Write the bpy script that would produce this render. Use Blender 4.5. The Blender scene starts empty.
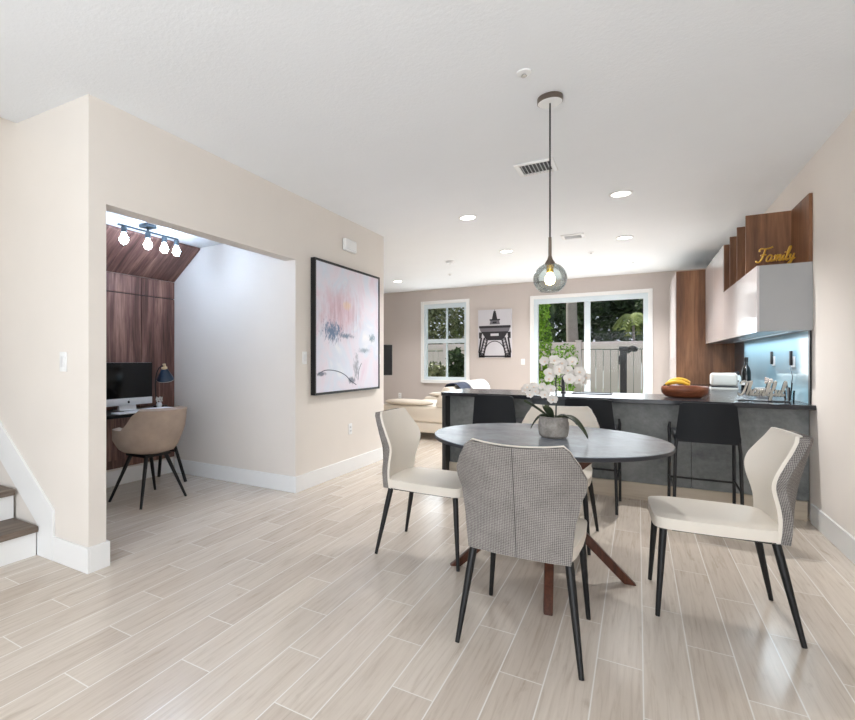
import bpy, bmesh, math, random
from mathutils import Vector, Matrix, noise
random.seed(7)
R = math.radians
scene = bpy.context.scene
COL = scene.collection

# ------------------------------------------------------------------ camera / world / big lights
cam_d = bpy.data.cameras.new('camera')
cam = bpy.data.objects.new('camera', cam_d)
COL.objects.link(cam)
cam.location = (0, 0, 1.2)
cam.rotation_euler = (R(90), 0, R(32.2))
cam_d.sensor_width = 36
cam_d.lens = 497 / 855 * 36
cam_d.shift_x = (427.5 - 325) / 855
cam_d.clip_start = 0.05
scene.camera = cam

vs = scene.view_settings
vs.view_transform = 'Standard'
vs.look = 'None'
vs.gamma = 1
vs.use_curve_mapping = False
vs.exposure = 0.56

w = bpy.data.worlds.new('sky')
scene.world = w
w.use_nodes = True
nt = w.node_tree
bg = nt.nodes['Background']
sky = nt.nodes.new('ShaderNodeTexSky')
sky.sky_type = 'HOSEK_WILKIE'
sky.turbidity = 3
sky.sun_direction = (-0.5, 0.25, 0.8)
sky_mix = nt.nodes.new('ShaderNodeMix')
sky_mix.data_type = 'RGBA'
sky_mix.inputs[0].default_value = .55
nt.links.new(sky.outputs[0], sky_mix.inputs[6])
sky_mix.inputs[7].default_value = (.40, .40, .42, 1)
nt.links.new(sky_mix.outputs[2], bg.inputs[0])
bg.inputs[1].default_value = 2.0


def light(name, typ, loc, rot, power, color=(1, 1, 1), **kw):
    d = bpy.data.lights.new(name, typ)
    d.energy = power
    d.color = color
    for k, v in kw.items():
        setattr(d, k, v)
    o = bpy.data.objects.new(name, d)
    o.location = loc
    o.rotation_euler = rot
    COL.objects.link(o)
    return o


light('sun', 'SUN', (0, 0, 10), (R(-15), R(-32), 0), 5.0, (1, .95, .86), angle=R(0.6))
# added fill light behind the camera, tilted up at the ceiling
light('front_fill_light', 'AREA', (-0.45, -2.44, 1.35), (R(116), 0, 0), 104, (.89, .945, 1), shape='RECTANGLE', size=2.7, size_y=2.2)
# daylight through the glazed door and the window in the back wall
light('glazed_door_daylight', 'AREA', (-0.77, 10.12, 1.05), (R(-90), 0, 0), 24, (.86, .94, 1), shape='RECTANGLE', size=1.7, size_y=1.6)
light('window_daylight', 'AREA', (-3.45, 10.1, 1.5), (R(-90), 0, 0), 9, (.86, .94, 1), shape='RECTANGLE', size=0.8, size_y=1.4)
# lamp in the stairwell, up the stairs
light('stairwell_light', 'AREA', (-4.4, 0.6, 3.25), (0, 0, 0), 4, (1, .84, .62), shape='DISK', size=0.5)


# ------------------------------------------------------------------ helpers
def lin(c):
    return tuple((v / 12.92 if v <= .04045 else ((v + .055) / 1.055) ** 2.4) for v in [x / 255 for x in c])


class N:
    """small node helper"""
    def __init__(s, name):
        s.m = bpy.data.materials.new(name)
        s.m.use_nodes = True
        s.t = s.m.node_tree
        s.b = s.t.nodes['Principled BSDF']
        s.out = s.t.nodes['Material Output']

    def new(s, typ, **kw):
        n = s.t.nodes.new(typ)
        for k, v in kw.items():
            setattr(n, k, v)
        return n

    def put(s, sock, v):
        if hasattr(v, 'links') or isinstance(v, bpy.types.NodeSocket):
            s.t.links.new(v, sock)
        else:
            sock.default_value = v

    def math(s, op, a, b=0.0, c=0.0):
        n = s.new('ShaderNodeMath', operation=op)
        s.put(n.inputs[0], a)
        s.put(n.inputs[1], b)
        s.put(n.inputs[2], c)
        return n.outputs[0]

    def mix(s, f, a, b, blend='MIX'):
        n = s.new('ShaderNodeMix', data_type='RGBA', blend_type=blend)
        s.put(n.inputs[0], f)
        s.put(n.inputs[6], a if not isinstance(a, tuple) else (*a[:3], 1))
        s.put(n.inputs[7], b if not isinstance(b, tuple) else (*b[:3], 1))
        return n.outputs[2]

    def coord(s, scale=(1, 1, 1), which='Object', loc=(0, 0, 0), rot=(0, 0, 0)):
        tc = s.new('ShaderNodeTexCoord')
        mp = s.new('ShaderNodeMapping')
        mp.inputs['Scale'].default_value = scale
        mp.inputs['Location'].default_value = loc
        mp.inputs['Rotation'].default_value = rot
        s.t.links.new(tc.outputs[which], mp.inputs[0])
        return mp.outputs[0]

    def noise(s, vec, scale=5, detail=4, rough=.5, dist=0):
        n = s.new('ShaderNodeTexNoise')
        s.put(n.inputs['Vector'], vec)
        n.inputs['Scale'].default_value = scale
        n.inputs['Detail'].default_value = detail
        n.inputs['Roughness'].default_value = rough
        n.inputs['Distortion'].default_value = dist
        return n.outputs[0]

    def ramp(s, f, stops):
        n = s.new('ShaderNodeValToRGB')
        s.put(n.inputs[0], f)
        e = n.color_ramp.elements
        while len(e) < len(stops):
            e.new(.5)
        for el, (p, c) in zip(e, stops):
            el.position = p
            el.color = (*c[:3], 1)
        return n.outputs[0]

    def bump(s, h, strength=.2, dist=.01):
        n = s.new('ShaderNodeBump')
        n.inputs['Strength'].default_value = strength
        n.inputs['Distance'].default_value = dist
        s.put(n.inputs['Height'], h)
        s.t.links.new(n.outputs[0], s.b.inputs['Normal'])

    def set(s, color=None, rough=None, metal=None, spec=None, **kw):
        if color is not None:
            s.put(s.b.inputs['Base Color'], (*color[:3], 1) if isinstance(color, tuple) else color)
        if rough is not None:
            s.put(s.b.inputs['Roughness'], rough)
        if metal is not None:
            s.b.inputs['Metallic'].default_value = metal
        if spec is not None:
            s.b.inputs['Specular IOR Level'].default_value = spec
        for k, v in kw.items():
            s.put(s.b.inputs[k], v)
        return s.m


def plain(name, rgb, rough=.5, metal=0.0, spec=.5, var=.06, vscale=8, bump=0.0, bscale=60, **kw):
    n = N(name)
    c = lin(rgb)
    f = n.noise(n.coord(), vscale, 3)
    col = n.mix(f, tuple(x * (1 - var) for x in c), tuple(min(1, x * (1 + var)) for x in c))
    n.set(col, rough, metal, spec, **kw)
    if bump:
        n.bump(n.noise(n.coord(), bscale, 3), bump, .004)
    return n.m


def emit(name, rgb, strength, base=(255, 255, 255)):
    n = N(name)
    n.set(lin(base), .4)
    n.b.inputs['Emission Color'].default_value = (*lin(rgb), 1)
    n.b.inputs['Emission Strength'].default_value = strength
    return n.m


def glassy(name, tint=(1, 1, 1), refl=1.0, rough=0.0, ior=1.45):
    n = N(name)
    n.t.nodes.remove(n.b)
    tr = n.new('ShaderNodeBsdfTransparent')
    tr.inputs[0].default_value = (*tint, 1)
    gl = n.new('ShaderNodeBsdfGlossy')
    gl.inputs['Roughness'].default_value = rough
    fr = n.new('ShaderNodeFresnel')
    fr.inputs[0].default_value = ior
    f = n.math('MULTIPLY', fr.outputs[0], refl)
    mx = n.new('ShaderNodeMixShader')
    n.t.links.new(f, mx.inputs[0])
    n.t.links.new(tr.outputs[0], mx.inputs[1])
    n.t.links.new(gl.outputs[0], mx.inputs[2])
    n.t.links.new(mx.outputs[0], n.out.inputs[0])
    return n.m


def wood(name, dark, mid, light_, axis='Z', scale=1.0, rough=.45):
    n = N(name)
    k = 14 * scale
    sc = {'Z': (k, k, k * .07), 'X': (k * .07, k, k), 'Y': (k, k * .07, k), 'XZ': (k * .1, k, k * .1)}[axis]
    v = n.coord(sc)
    a = n.noise(v, 1.0, 6, .62, .6)
    b = n.noise(n.coord(tuple(x * 4 for x in sc)), 1.3, 3, .6)
    f = n.math('ADD', n.math('MULTIPLY', a, .75), n.math('MULTIPLY', b, .25))
    col = n.ramp(f, [(.32, lin(dark)), (.5, lin(mid)), (.68, lin(light_))])
    n.set(col, rough, 0, .4)
    n.bump(f, .12, .003)
    return n.m


def make_floor():
    n = N('wood_look_plank_tile')
    tc = n.new('ShaderNodeTexCoord')
    sp = n.new('ShaderNodeSeparateXYZ')
    n.t.links.new(tc.outputs['Object'], sp.inputs[0])
    X, Y = sp.outputs[0], sp.outputs[1]
    W, L = .1565, .9
    u = n.math('DIVIDE', n.math('SUBTRACT', X, .173), W)
    k = n.math('FLOOR', u)
    fu = n.math('SUBTRACT', u, k)
    vraw = n.math('DIVIDE', n.math('ADD', n.math('SUBTRACT', Y, .78), n.math('MULTIPLY', k, .3)), L)
    kv = n.math('FLOOR', vraw)
    fv = n.math('SUBTRACT', vraw, kv)
    du = n.math('MULTIPLY', n.math('MINIMUM', fu, n.math('SUBTRACT', 1.0, fu)), W)
    dv = n.math('MULTIPLY', n.math('MINIMUM', fv, n.math('SUBTRACT', 1.0, fv)), L)
    d = n.math('MINIMUM', du, dv)
    grout = n.math('LESS_THAN', d, .0024)
    cb = n.new('ShaderNodeCombineXYZ')
    n.t.links.new(k, cb.inputs[0])
    n.t.links.new(kv, cb.inputs[1])
    wn = n.new('ShaderNodeTexWhiteNoise', noise_dimensions='3D')
    n.t.links.new(cb.outputs[0], wn.inputs['Vector'])
    rnd = wn.outputs['Value']
    # grain: stretched along Y, shifted per plank
    off = n.math('MULTIPLY', rnd, 37.0)
    c2 = n.new('ShaderNodeCombineXYZ')
    n.t.links.new(n.math('ADD', n.math('MULTIPLY', X, 55), off), c2.inputs[0])
    n.t.links.new(n.math('ADD', n.math('MULTIPLY', Y, 2.6), off), c2.inputs[1])
    g1 = n.noise(c2.outputs[0], 1.0, 6, .65, .8)
    c3 = n.new('ShaderNodeCombineXYZ')
    n.t.links.new(n.math('ADD', n.math('MULTIPLY', X, 16), off), c3.inputs[0])
    n.t.links.new(n.math('ADD', n.math('MULTIPLY', Y, 4.0), off), c3.inputs[1])
    g2 = n.noise(c3.outputs[0], 1.0, 4, .55, .4)
    base = n.ramp(rnd, [(0, lin((203, 191, 178))), (.5, lin((211, 200, 187))), (1, lin((216, 206, 194)))])
    grain = n.ramp(g1, [(.28, (.80, .76, .72)), (.48, (.97, .96, .95)), (.7, (1.05, 1.05, 1.05))])
    blot = n.ramp(g2, [(.24, (.74, .70, .66)), (.36, (1, 1, 1)), (.75, (1.03, 1.03, 1.04))])
    col = n.mix(1.0, base, grain, 'MULTIPLY')
    col = n.mix(.8, col, blot, 'MULTIPLY')
    col = n.mix(grout, col, lin((234, 230, 224)))
    n.set(col, n.math('ADD', .16, n.math('MULTIPLY', g1, .14)), 0, .5)
    h = n.math('SUBTRACT', n.math('MULTIPLY', g1, .25), grout)
    n.bump(h, .12, .003)
    return n.m


def make_textured(name, rgb, rough, bscale, bstr, var=.03, dist=.006):
    n = N(name)
    c = lin(rgb)
    f = n.noise(n.coord(), 3, 4)
    n.set(n.mix(f, tuple(x * (1 - var) for x in c), tuple(min(1, x * (1 + var)) for x in c)), rough, 0, .3)
    n.bump(n.noise(n.coord(), bscale, 4, .6), bstr, dist)
    return n.m


def make_concrete(name, dark, light_, rough, scale=4.0, bump=.1, spec=.5):
    n = N(name)
    a = n.noise(n.coord(), scale, 8, .65, .5)
    b = n.noise(n.coord(), scale * 9, 5, .6)
    f = n.math('ADD', n.math('MULTIPLY', a, .75), n.math('MULTIPLY', b, .25))
    n.set(n.ramp(f, [(.33, lin(dark)), (.66, lin(light_))]), rough, 0, spec)
    if bump:
        n.bump(f, bump, .003)
    return n.m


def make_fabric(name, dark, light_, cell=.0048):
    """basket weave: two crossed sets of diagonal threads"""
    n = N(name)
    ck = n.new('ShaderNodeTexChecker')
    n.put(ck.inputs['Vector'], n.coord((1, 1, 0), 'UV', rot=(0, 0, R(45))))
    ck.inputs['Scale'].default_value = 1 / cell
    b = n.noise(n.coord(), 420, 3, .7)
    c = n.noise(n.coord(), 14, 3, .6)
    f = n.math('ADD', n.math('MULTIPLY', ck.outputs['Fac'], .34), n.math('ADD', n.math('MULTIPLY', b, .7), n.math('MULTIPLY', c, .25)))
    n.set(n.ramp(f, [(.35, lin(light_)), (.95, lin(dark))]), .9, 0, .2)
    n.bump(f, .4, .0015)
    return n.m


def make_leaf(name, c1, c2, c3, scale=6.0, trans=.0):
    n = N(name)
    f = n.noise(n.coord(), scale, 5, .7)
    n.set(n.ramp(f, [(.32, lin(c1)), (.5, lin(c2)), (.7, lin(c3))]), .5, 0, .4)
    return n.m


def make_painting():
    # canvas lies in local Y (0..1.27) by Z (0..1.22)
    n = N('abstract_canvas_paint')
    v = n.coord()
    drip = n.noise(n.coord((1, 26, 2.2)), 1, 6, .7, .5)
    wash = n.noise(n.coord((1, 2.2, 2.0)), 1.3, 5, .55, .8)
    base = n.ramp(wash, [(.3, lin((226, 208, 222))), (.46, lin((230, 224, 234))), (.6, lin((220, 226, 238))), (.75, lin((238, 238, 242)))])
    tc = n.new('ShaderNodeTexCoord')
    sp = n.new('ShaderNodeSeparateXYZ')
    n.t.links.new(tc.outputs['Object'], sp.inputs[0])
    Y, Z = sp.outputs[1], sp.outputs[2]

    def blob(cy, cz, ry, rz, soft=1.0, nz=.9, nscale=9, lo=.35):
        dy = n.math('DIVIDE', n.math('SUBTRACT', Y, cy), ry)
        dz = n.math('DIVIDE', n.math('SUBTRACT', Z, cz), rz)
        d = n.math('SQRT', n.math('ADD', n.math('MULTIPLY', dy, dy), n.math('MULTIPLY', dz, dz)))
        nn = n.math('MULTIPLY', n.math('SUBTRACT', n.noise(n.coord((1, 1.6, 1)), nscale, 6, .7), .5), nz * 3)
        x = n.math('SUBTRACT', 1.0, n.math('ADD', d, nn))
        q = n.new('ShaderNodeClamp')
        n.put(q.inputs[0], n.math('MULTIPLY', x, soft))
        return q.outputs[0]
    pink = n.mix(n.math('MULTIPLY', blob(.5, .82, .45, .32, 1.2, .7, 5), .75), base, lin((218, 186, 196)))
    streak = n.ramp(drip, [(.44, (0, 0, 0)), (.62, (1, 1, 1))])
    sk = n.math('MULTIPLY', blob(.52, .78, .5, .3, 1.5, .5, 4), n.math('MULTIPLY', streak, .55))
    c = n.mix(sk, pink, lin((176, 130, 142)))
    c = n.mix(n.math('MULTIPLY', blob(.62, .9, .10, .06, 1.5, .9, 18), .45), c, lin((236, 204, 150)))
    c = n.mix(n.math('MULTIPLY', blob(.33, .62, .19, .11, 1.6, 1.3, 20), .85), c, lin((70, 110, 146)))
    c = n.mix(n.math('MULTIPLY', blob(.60, .585, .19, .03, 1.4, 1.2, 22), .8), c, lin((84, 110, 138)))
    c = n.mix(n.math('MULTIPLY', blob(1.2, .58, .08, .055, 1.5, 1.2, 22), .8), c, lin((92, 126, 150)))
    c = n.mix(n.math('MULTIPLY', blob(.12, .2, .1, .025, 2.0, .5, 18), .8), c, lin((66, 84, 106)))
    c = n.mix(n.math('MULTIPLY', blob(.82, .26, .06, .16, 1.5, 1.1, 20), .7), c, lin((122, 130, 142)))
    c = n.mix(n.math('MULTIPLY', blob(.72, .12, .09, .04, 2.0, .6, 18), .8), c, lin((86, 98, 116)))
    c = n.mix(n.math('MULTIPLY', blob(1.0, .44, .16, .03, 1.4, 1.2, 22), .7), c, lin((120, 140, 156)))
    n.set(c, .55, 0, .3)
    n.bump(n.noise(v, 90, 4), .15, .003)
    return n.m


class MB:
    def __init__(s):
        s.bm = bmesh.new()

    def _bev(s, verts, bevel, seg=2):
        if bevel > 0:
            es = set()
            for v in verts:
                for e in v.link_edges:
                    es.add(e)
            bmesh.ops.bevel(s.bm, geom=list(es), offset=bevel, segments=seg, profile=.5, affect='EDGES')

    def box(s, x0, x1, y0, y1, z0, z1, bevel=0, seg=2, mat=None):
        r = bmesh.ops.create_cube(s.bm, size=1)
        M = Matrix.Translation(((x0 + x1) / 2, (y0 + y1) / 2, (z0 + z1) / 2)) @ Matrix.Diagonal((x1 - x0, y1 - y0, z1 - z0, 1))
        if mat is not None:
            M = mat @ M
        bmesh.ops.transform(s.bm, matrix=M, verts=r['verts'])
        s._bev(r['verts'], bevel, seg)
        return s

    def prism(s, pts, d, bevel=0):
        """pts: list of 3D points (planar), d: extrusion vector"""
        vs_ = [s.bm.verts.new(p) for p in pts]
        ws = [s.bm.verts.new(Vector(p) + Vector(d)) for p in pts]
        n = len(pts)
        s.bm.faces.new(vs_)
        s.bm.faces.new(ws[::-1])
        for i in range(n):
            s.bm.faces.new((vs_[i], ws[i], ws[(i + 1) % n], vs_[(i + 1) % n]))
        s._bev(vs_ + ws, bevel)
        return s

    def tube(s, pts, rad, seg=10, cap=True, squash=None):
        pts = [Vector(p) for p in pts]
        rs = rad if isinstance(rad, (list, tuple)) else [rad] * len(pts)
        n = len(pts)
        t0 = (pts[1] - pts[0]).normalized()
        up = Vector((0, 0, 1)) if abs(t0.z) < .9 else Vector((1, 0, 0))
        nrm = (up - t0 * up.dot(t0)).normalized()
        rings = []
        for i, p in enumerate(pts):
            t = (pts[min(i + 1, n - 1)] - pts[max(i - 1, 0)]).normalized()
            nrm = (nrm - t * nrm.dot(t)).normalized()
            bi = t.cross(nrm)
            ring = []
            for k in range(seg):
                a = 2 * math.pi * k / seg
                sx, sy = (squash or (1, 1))
                ring.append(s.bm.verts.new(p + nrm * math.cos(a) * rs[i] * sx + bi * math.sin(a) * rs[i] * sy))
            rings.append(ring)
        for i in range(n - 1):
            for k in range(seg):
                s.bm.faces.new((rings[i][k], rings[i][(k + 1) % seg], rings[i + 1][(k + 1) % seg], rings[i + 1][k]))
        if cap:
            s.bm.faces.new(rings[0][::-1])
            s.bm.faces.new(rings[-1])
        return s

    def lathe(s, prof, seg=32, c=(0, 0, 0), sx=1, sy=1, close=False, axis=None):
        """prof: list of (r,z)"""
        c = Vector(c)
        rings = []
        for r, z in prof:
            if r < 1e-6:
                rings.append([s.bm.verts.new(c + Vector((0, 0, z)))])
            else:
                rings.append([s.bm.verts.new(c + Vector((r * sx * math.cos(2 * math.pi * k / seg), r * sy * math.sin(2 * math.pi * k / seg), z))) for k in range(seg)])
        pairs = list(zip(rings[:-1], rings[1:]))
        if close:
            pairs.append((rings[-1], rings[0]))
        for a, b in pairs:
            for k in range(seg):
                k2 = (k + 1) % seg
                if len(a) == 1 and len(b) == 1:
                    continue
                if len(a) == 1:
                    s.bm.faces.new((a[0], b[k2], b[k]))
                elif len(b) == 1:
                    s.bm.faces.new((a[k], a[k2], b[0]))
                else:
                    s.bm.faces.new((a[k], a[k2], b[k2], b[k]))
        return s

    def ball(s, c, r, seg=16, sc=(1, 1, 1), rot=None):
        q = bmesh.ops.create_uvsphere(s.bm, u_segments=seg, v_segments=max(6, seg // 2), radius=r)
        M = Matrix.Translation(c) @ (rot or Matrix.Identity(4)) @ Matrix.Diagonal((*sc, 1))
        bmesh.ops.transform(s.bm, matrix=M, verts=q['verts'])
        return s

    def shell(s, A, B):
        """closed shell from two same-size grids A (front), B (back)"""
        def put(G):
            return [[s.bm.verts.new(p) for p in row] for row in G]
        a, b = put(A), put(B)
        m, n = len(a), len(a[0])
        for i in range(m - 1):
            for j in range(n - 1):
                s.bm.faces.new((a[i][j], a[i][j + 1], a[i + 1][j + 1], a[i + 1][j]))
                s.bm.faces.new((b[i][j], b[i + 1][j], b[i + 1][j + 1], b[i][j + 1]))
        for j in range(n - 1):
            s.bm.faces.new((a[0][j], b[0][j], b[0][j + 1], a[0][j + 1]))
            s.bm.faces.new((a[-1][j], a[-1][j + 1], b[-1][j + 1], b[-1][j]))
        for i in range(m - 1):
            s.bm.faces.new((a[i][0], a[i + 1][0], b[i + 1][0], b[i][0]))
            s.bm.faces.new((a[i][-1], b[i][-1], b[i + 1][-1], a[i + 1][-1]))
        return s

    def quad(s, a, b, c, d):
        s.bm.faces.new([s.bm.verts.new(p) for p in (a, b, c, d)])
        return s

    def build(s, name, mat, parent=None, smooth=True, angle=35, loc=None):
        bmesh.ops.recalc_face_normals(s.bm, faces=s.bm.faces)
        me = bpy.data.meshes.new(name)
        s.bm.to_mesh(me)
        s.bm.free()
        o = bpy.data.objects.new(name, me)
        COL.objects.link(o)
        me.materials.append(mat)
        if smooth:
            for p in me.polygons:
                p.use_smooth = True
            try:
                me.set_sharp_from_angle(angle=R(angle))
            except Exception:
                pass
        if parent is not None:
            o.parent = parent
        if loc is not None:
            o.location = loc
        return o


def tag(o, label, cat, group=None):
    o['label'] = label
    o['category'] = cat
    if group:
        o['group'] = group
    return o


def thing(name, label, cat, loc=(0, 0, 0), rotz=0, group=None):
    o = bpy.data.objects.new(name, None)
    o.empty_display_size = .1
    COL.objects.link(o)
    o.location = loc
    o.rotation_euler = (0, 0, rotz)
    return tag(o, label, cat, group)


def struct(name, mb, mat, parent=None, smooth=False):
    o = mb.build(name, mat, parent, smooth)
    if parent is None:
        o['kind'] = 'structure'
    return o


def dup(root, loc, rotz=0, label=None, group=None):
    r = root.copy()
    COL.objects.link(r)
    r.location = loc
    r.rotation_euler = (0, 0, rotz)
    if label:
        r['label'] = label
    if group:
        r['group'] = group
    for ch in list(root.children):
        c = ch.copy()
        COL.objects.link(c)
        c.parent = r
        for g in list(ch.children):
            d = g.copy()
            COL.objects.link(d)
            d.parent = c
    return r


def spline(pts, n=6):
    """Catmull-Rom through points"""
    P = [Vector(p) for p in pts]
    P = [P[0] * 2 - P[1]] + P + [P[-1] * 2 - P[-2]]
    out = []
    for i in range(1, len(P) - 2):
        a, b, c, d = P[i - 1:i + 3]
        for k in range(n):
            t = k / n
            out.append(.5 * ((2 * b) + (c - a) * t + (2 * a - 5 * b + 4 * c - d) * t * t + (3 * b - a - 3 * c + d) * t ** 3))
    out.append(P[-2])
    return out


# ------------------------------------------------------------------ materials
M = {}
M['floor'] = make_floor()
M['ceiling'] = make_textured('ceiling_paint', (243, 246, 249), .9, 55, .28, .015, .008)
M['wall'] = make_textured('wall_paint', (229, 222, 214), .85, 120, .05)
M['wall_lit'] = make_textured('wall_paint_lit', (244, 236, 228), .85, 120, .05)  # right wall's brighter lighting put into a lighter copy of the wall colour
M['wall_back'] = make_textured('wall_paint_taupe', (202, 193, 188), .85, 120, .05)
M['white'] = plain('white_trim_paint', (238, 238, 237), .4, var=.01)
M['frame'] = plain('white_window_frame', (214, 226, 232), .35, var=.01)
M['glass'] = glassy('window_glass', (.97, .98, .98), .1)
M['walnut'] = wood('walnut_panel', (52, 32, 28), (108, 76, 68), (166, 128, 114), 'Z', .9)
M['walnut_slant'] = wood('walnut_panel_slanted', (52, 32, 28), (108, 76, 68), (166, 128, 114), 'XZ', .9)
M['oak'] = wood('brown_oak', (84, 54, 36), (124, 84, 56), (154, 110, 78), 'Z', .8)
M['leg_wood'] = wood('table_leg_wood', (46, 24, 16), (76, 42, 28), (102, 60, 42), 'Z', 1.6, .4)
M['bowl_wood'] = wood('bowl_wood', (74, 36, 20), (122, 68, 42), (160, 98, 66), 'X', 1.4, .4)
M['tread'] = wood('stair_tread_wood', (74, 62, 54), (108, 95, 84), (136, 122, 110), 'Y', .9, .5)
M['leather'] = plain('cream_leather', (228, 220, 208), .42, var=.03, bump=.06, bscale=180)
M['fabric'] = make_fabric('grey_woven_fabric', (66, 62, 60), (166, 160, 155))
M['black'] = plain('matt_black_metal', (17, 17, 19), .45, .2)
M['seam'] = plain('dark_stitching', (70, 66, 64), .9)
M['stool'] = plain('black_faux_leather', (22, 25, 29), .5, spec=.25, var=.06, bump=.08, bscale=160)
M['tabletop'] = make_concrete('stone_table_surface', (104, 110, 118), (140, 146, 154), .27, 5, .03, .45)
M['tableedge'] = plain('dark_table_edge', (40, 42, 48), .5)
M['bar'] = make_concrete('slate_bar_panel', (78, 82, 82), (136, 138, 136), .45, 3.2, .05)
M['bar_dark'] = make_concrete('dark_slate_panel', (50, 55, 60), (72, 78, 82), .4, 3.2, .05)
M['counter'] = make_concrete('dark_counter_stone', (36, 36, 40), (52, 52, 56), .2, 9, .02, .4)
M['black_panel'] = plain('black_bar_leg', (36, 34, 34), .5)
M['kick'] = wood('bar_plinth', (176, 160, 140), (196, 182, 162), (208, 196, 178), 'X', .8)
M['gloss_white'] = plain('gloss_lacquer', (222, 216, 216), .08, var=.01, spec=.6)
M['gloss_grey'] = plain('grey_cabinet_side', (168, 168, 168), .35, var=.02)
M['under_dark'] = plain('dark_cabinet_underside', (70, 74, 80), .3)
M['splash'] = plain('pale_blue_glass', (168, 206, 222), .06, var=.03, vscale=2, spec=.6)
M['dark'] = plain('dark_grey', (38, 38, 42), .5)
M['gold'] = plain('gold_paint', (226, 186, 84), .3, .75)
M['silver'] = plain('silver_paint', (206, 200, 190), .3, .6)
M['chrome'] = plain('brushed_nickel', (176, 174, 170), .3, .9)
M['bronze'] = plain('brushed_bronze', (122, 110, 100), .35, .85)
M['chrome_dark'] = plain('gunmetal', (86, 96, 102), .35, .8)
M['sofa'] = plain('cream_sofa_leather', (220, 208, 192), .5, var=.03, bump=.06, bscale=100)
M['navy'] = plain('navy_cloth', (52, 62, 84), .8)
M['velvet'] = plain('taupe_velvet', (176, 158, 144), .8, var=.25, vscale=9, spec=.2)
M['screen'] = plain('black_screen', (8, 9, 11), .15, spec=.25)
M['alu'] = plain('silver_aluminium', (206, 208, 210), .35, .3)
M['paper'] = plain('white_paper', (234, 236, 240), .7, var=.02)
M['navy_lamp'] = plain('navy_enamel', (28, 52, 74), .35)
M['lamp_cap'] = plain('pale_wood_cap', (214, 190, 150), .5)
M['banana'] = plain('banana_peel', (222, 176, 52), .5, var=.14, vscale=20)
M['banana_tip'] = plain('banana_stem', (70, 58, 34), .7)
M['pot'] = make_concrete('cement_pot', (118, 112, 106), (176, 170, 163), .85, 22, .5)
M['soil'] = plain('dark_moss', (44, 42, 32), .95, bump=.6, bscale=120)
M['petal'] = plain('cream_petal', (216, 210, 203), .6, var=.05, vscale=30)
M['petal_c'] = plain('orchid_lip', (226, 200, 180), .6)
M['stem'] = plain('dark_stem', (62, 66, 58), .6)
M['orchid_leaf'] = make_leaf('orchid_leaf', (30, 40, 28), (52, 62, 44), (84, 92, 64), 12)
M['bottle'] = plain('dark_bottle_glass', (16, 18, 18), .1)
M['cream'] = plain('cream_enamel', (206, 202, 194), .35)
M['ceramic'] = plain('white_ceramic', (226, 226, 226), .35)
M['lampglass'] = glassy('smoky_globe_glass', (.90, .925, .92), .55, .02, 1.45)
M['tumbler'] = glassy('clear_glass', (.9, .95, .97), 1.0)
M['bulb_warm'] = emit('warm_bulb_glow', (255, 214, 150), 22)
M['bulb_cool'] = emit('cool_bulb_glow', (200, 224, 255), 60)
M['downlight'] = emit('downlight_diffuser', (255, 248, 236), 9)
M['fence'] = plain('taupe_vinyl_fence', (232, 214, 212), .5, var=.02)
M['grass'] = make_leaf('lawn', (60, 86, 40), (84, 112, 54), (110, 136, 70), 20)
M['patio'] = make_concrete('patio_paver', (150, 146, 140), (186, 182, 176), .8, 4, .1)
M['bark'] = plain('pale_bark', (150, 142, 136), .9, var=.2, vscale=6, bump=.5, bscale=20)
M['hedge'] = make_leaf('bright_hedge_leaf', (44, 84, 20), (116, 164, 44), (186, 216, 92), 16)
M['tree_a'] = make_leaf('dark_tree_leaf', (30, 46, 30), (56, 76, 46), (96, 114, 72), 3)
M['tree_b'] = make_leaf('pale_tree_leaf', (60, 70, 44), (112, 120, 84), (168, 170, 132), 5)
M['palm'] = make_leaf('palm_frond', (84, 104, 50), (132, 146, 80), (170, 180, 110), 6)
M['print_sky'] = plain('print_pale_grey', (206, 204, 210), .5, var=.03)
M['print_dark'] = plain('print_black', (34, 32, 38), .5, var=.1)
M['print_mid'] = plain('print_mid_grey', (112, 108, 116), .5, var=.1)
M['painting'] = make_painting()

# ------------------------------------------------------------------ structure
WX = 1.09      # right wall
LX = -2.62     # left wall
BY = 10.2      # back wall
CH = 2.7
struct('floor', MB().box(-5.6, 1.25, -2.7, 10.35, -.1, 0), M['floor'])
struct('ceiling', MB().box(LX, 1.25, -2.7, 10.35, CH, CH + .1).box(-5.4, LX, 1.68, 10.35, CH, CH + .1), M['ceiling'])
struct('ceiling_stairs', MB().prism([(LX, -2.6, CH), (LX, -2.6, CH + .1), (-3.41, -2.6, CH + .14), (-3.41, -2.6, CH + .035)], (0, 4.26, 0))
       .box(-5.6, -3.41, -2.6, 1.78, 3.3, 3.4).box(-3.44, -3.411, -2.6, 1.655, CH + .14, 3.3), M['ceiling'])
struct('wall_right', MB().box(WX, WX + .15, -2.7, 10.35, 0, CH), M['wall_lit'])
struct('wall_left', MB().box(-4.35, LX, 3.66, 5.5, 0, CH).box(-5.4, -4.35, 5.4, 5.5, 0, CH)
       .box(LX - .12, LX, 1.77, 3.66, 2.108, CH), M['wall'])
struct('wall_stairs', MB().box(-5.6, LX, 1.66, 1.77, 0, CH).box(-5.6, -3.41, 1.66, 1.77, CH, 3.3).box(-3.41, LX, 1.66, 1.679, CH, CH + .12), M['wall'])
struct('wall_alcove', MB().box(-4.35, -4.23, 1.77, 3.66, 0, CH), M['wall'])
struct('ceiling_alcove', MB().box(-4.23, LX - .12, 1.77, 3.66, 2.36, 2.4), M['ceiling'])
struct('wall_living', MB().box(-5.4, -5.25, 5.5, 10.35, 0, CH), M['wall_back'])
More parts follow.
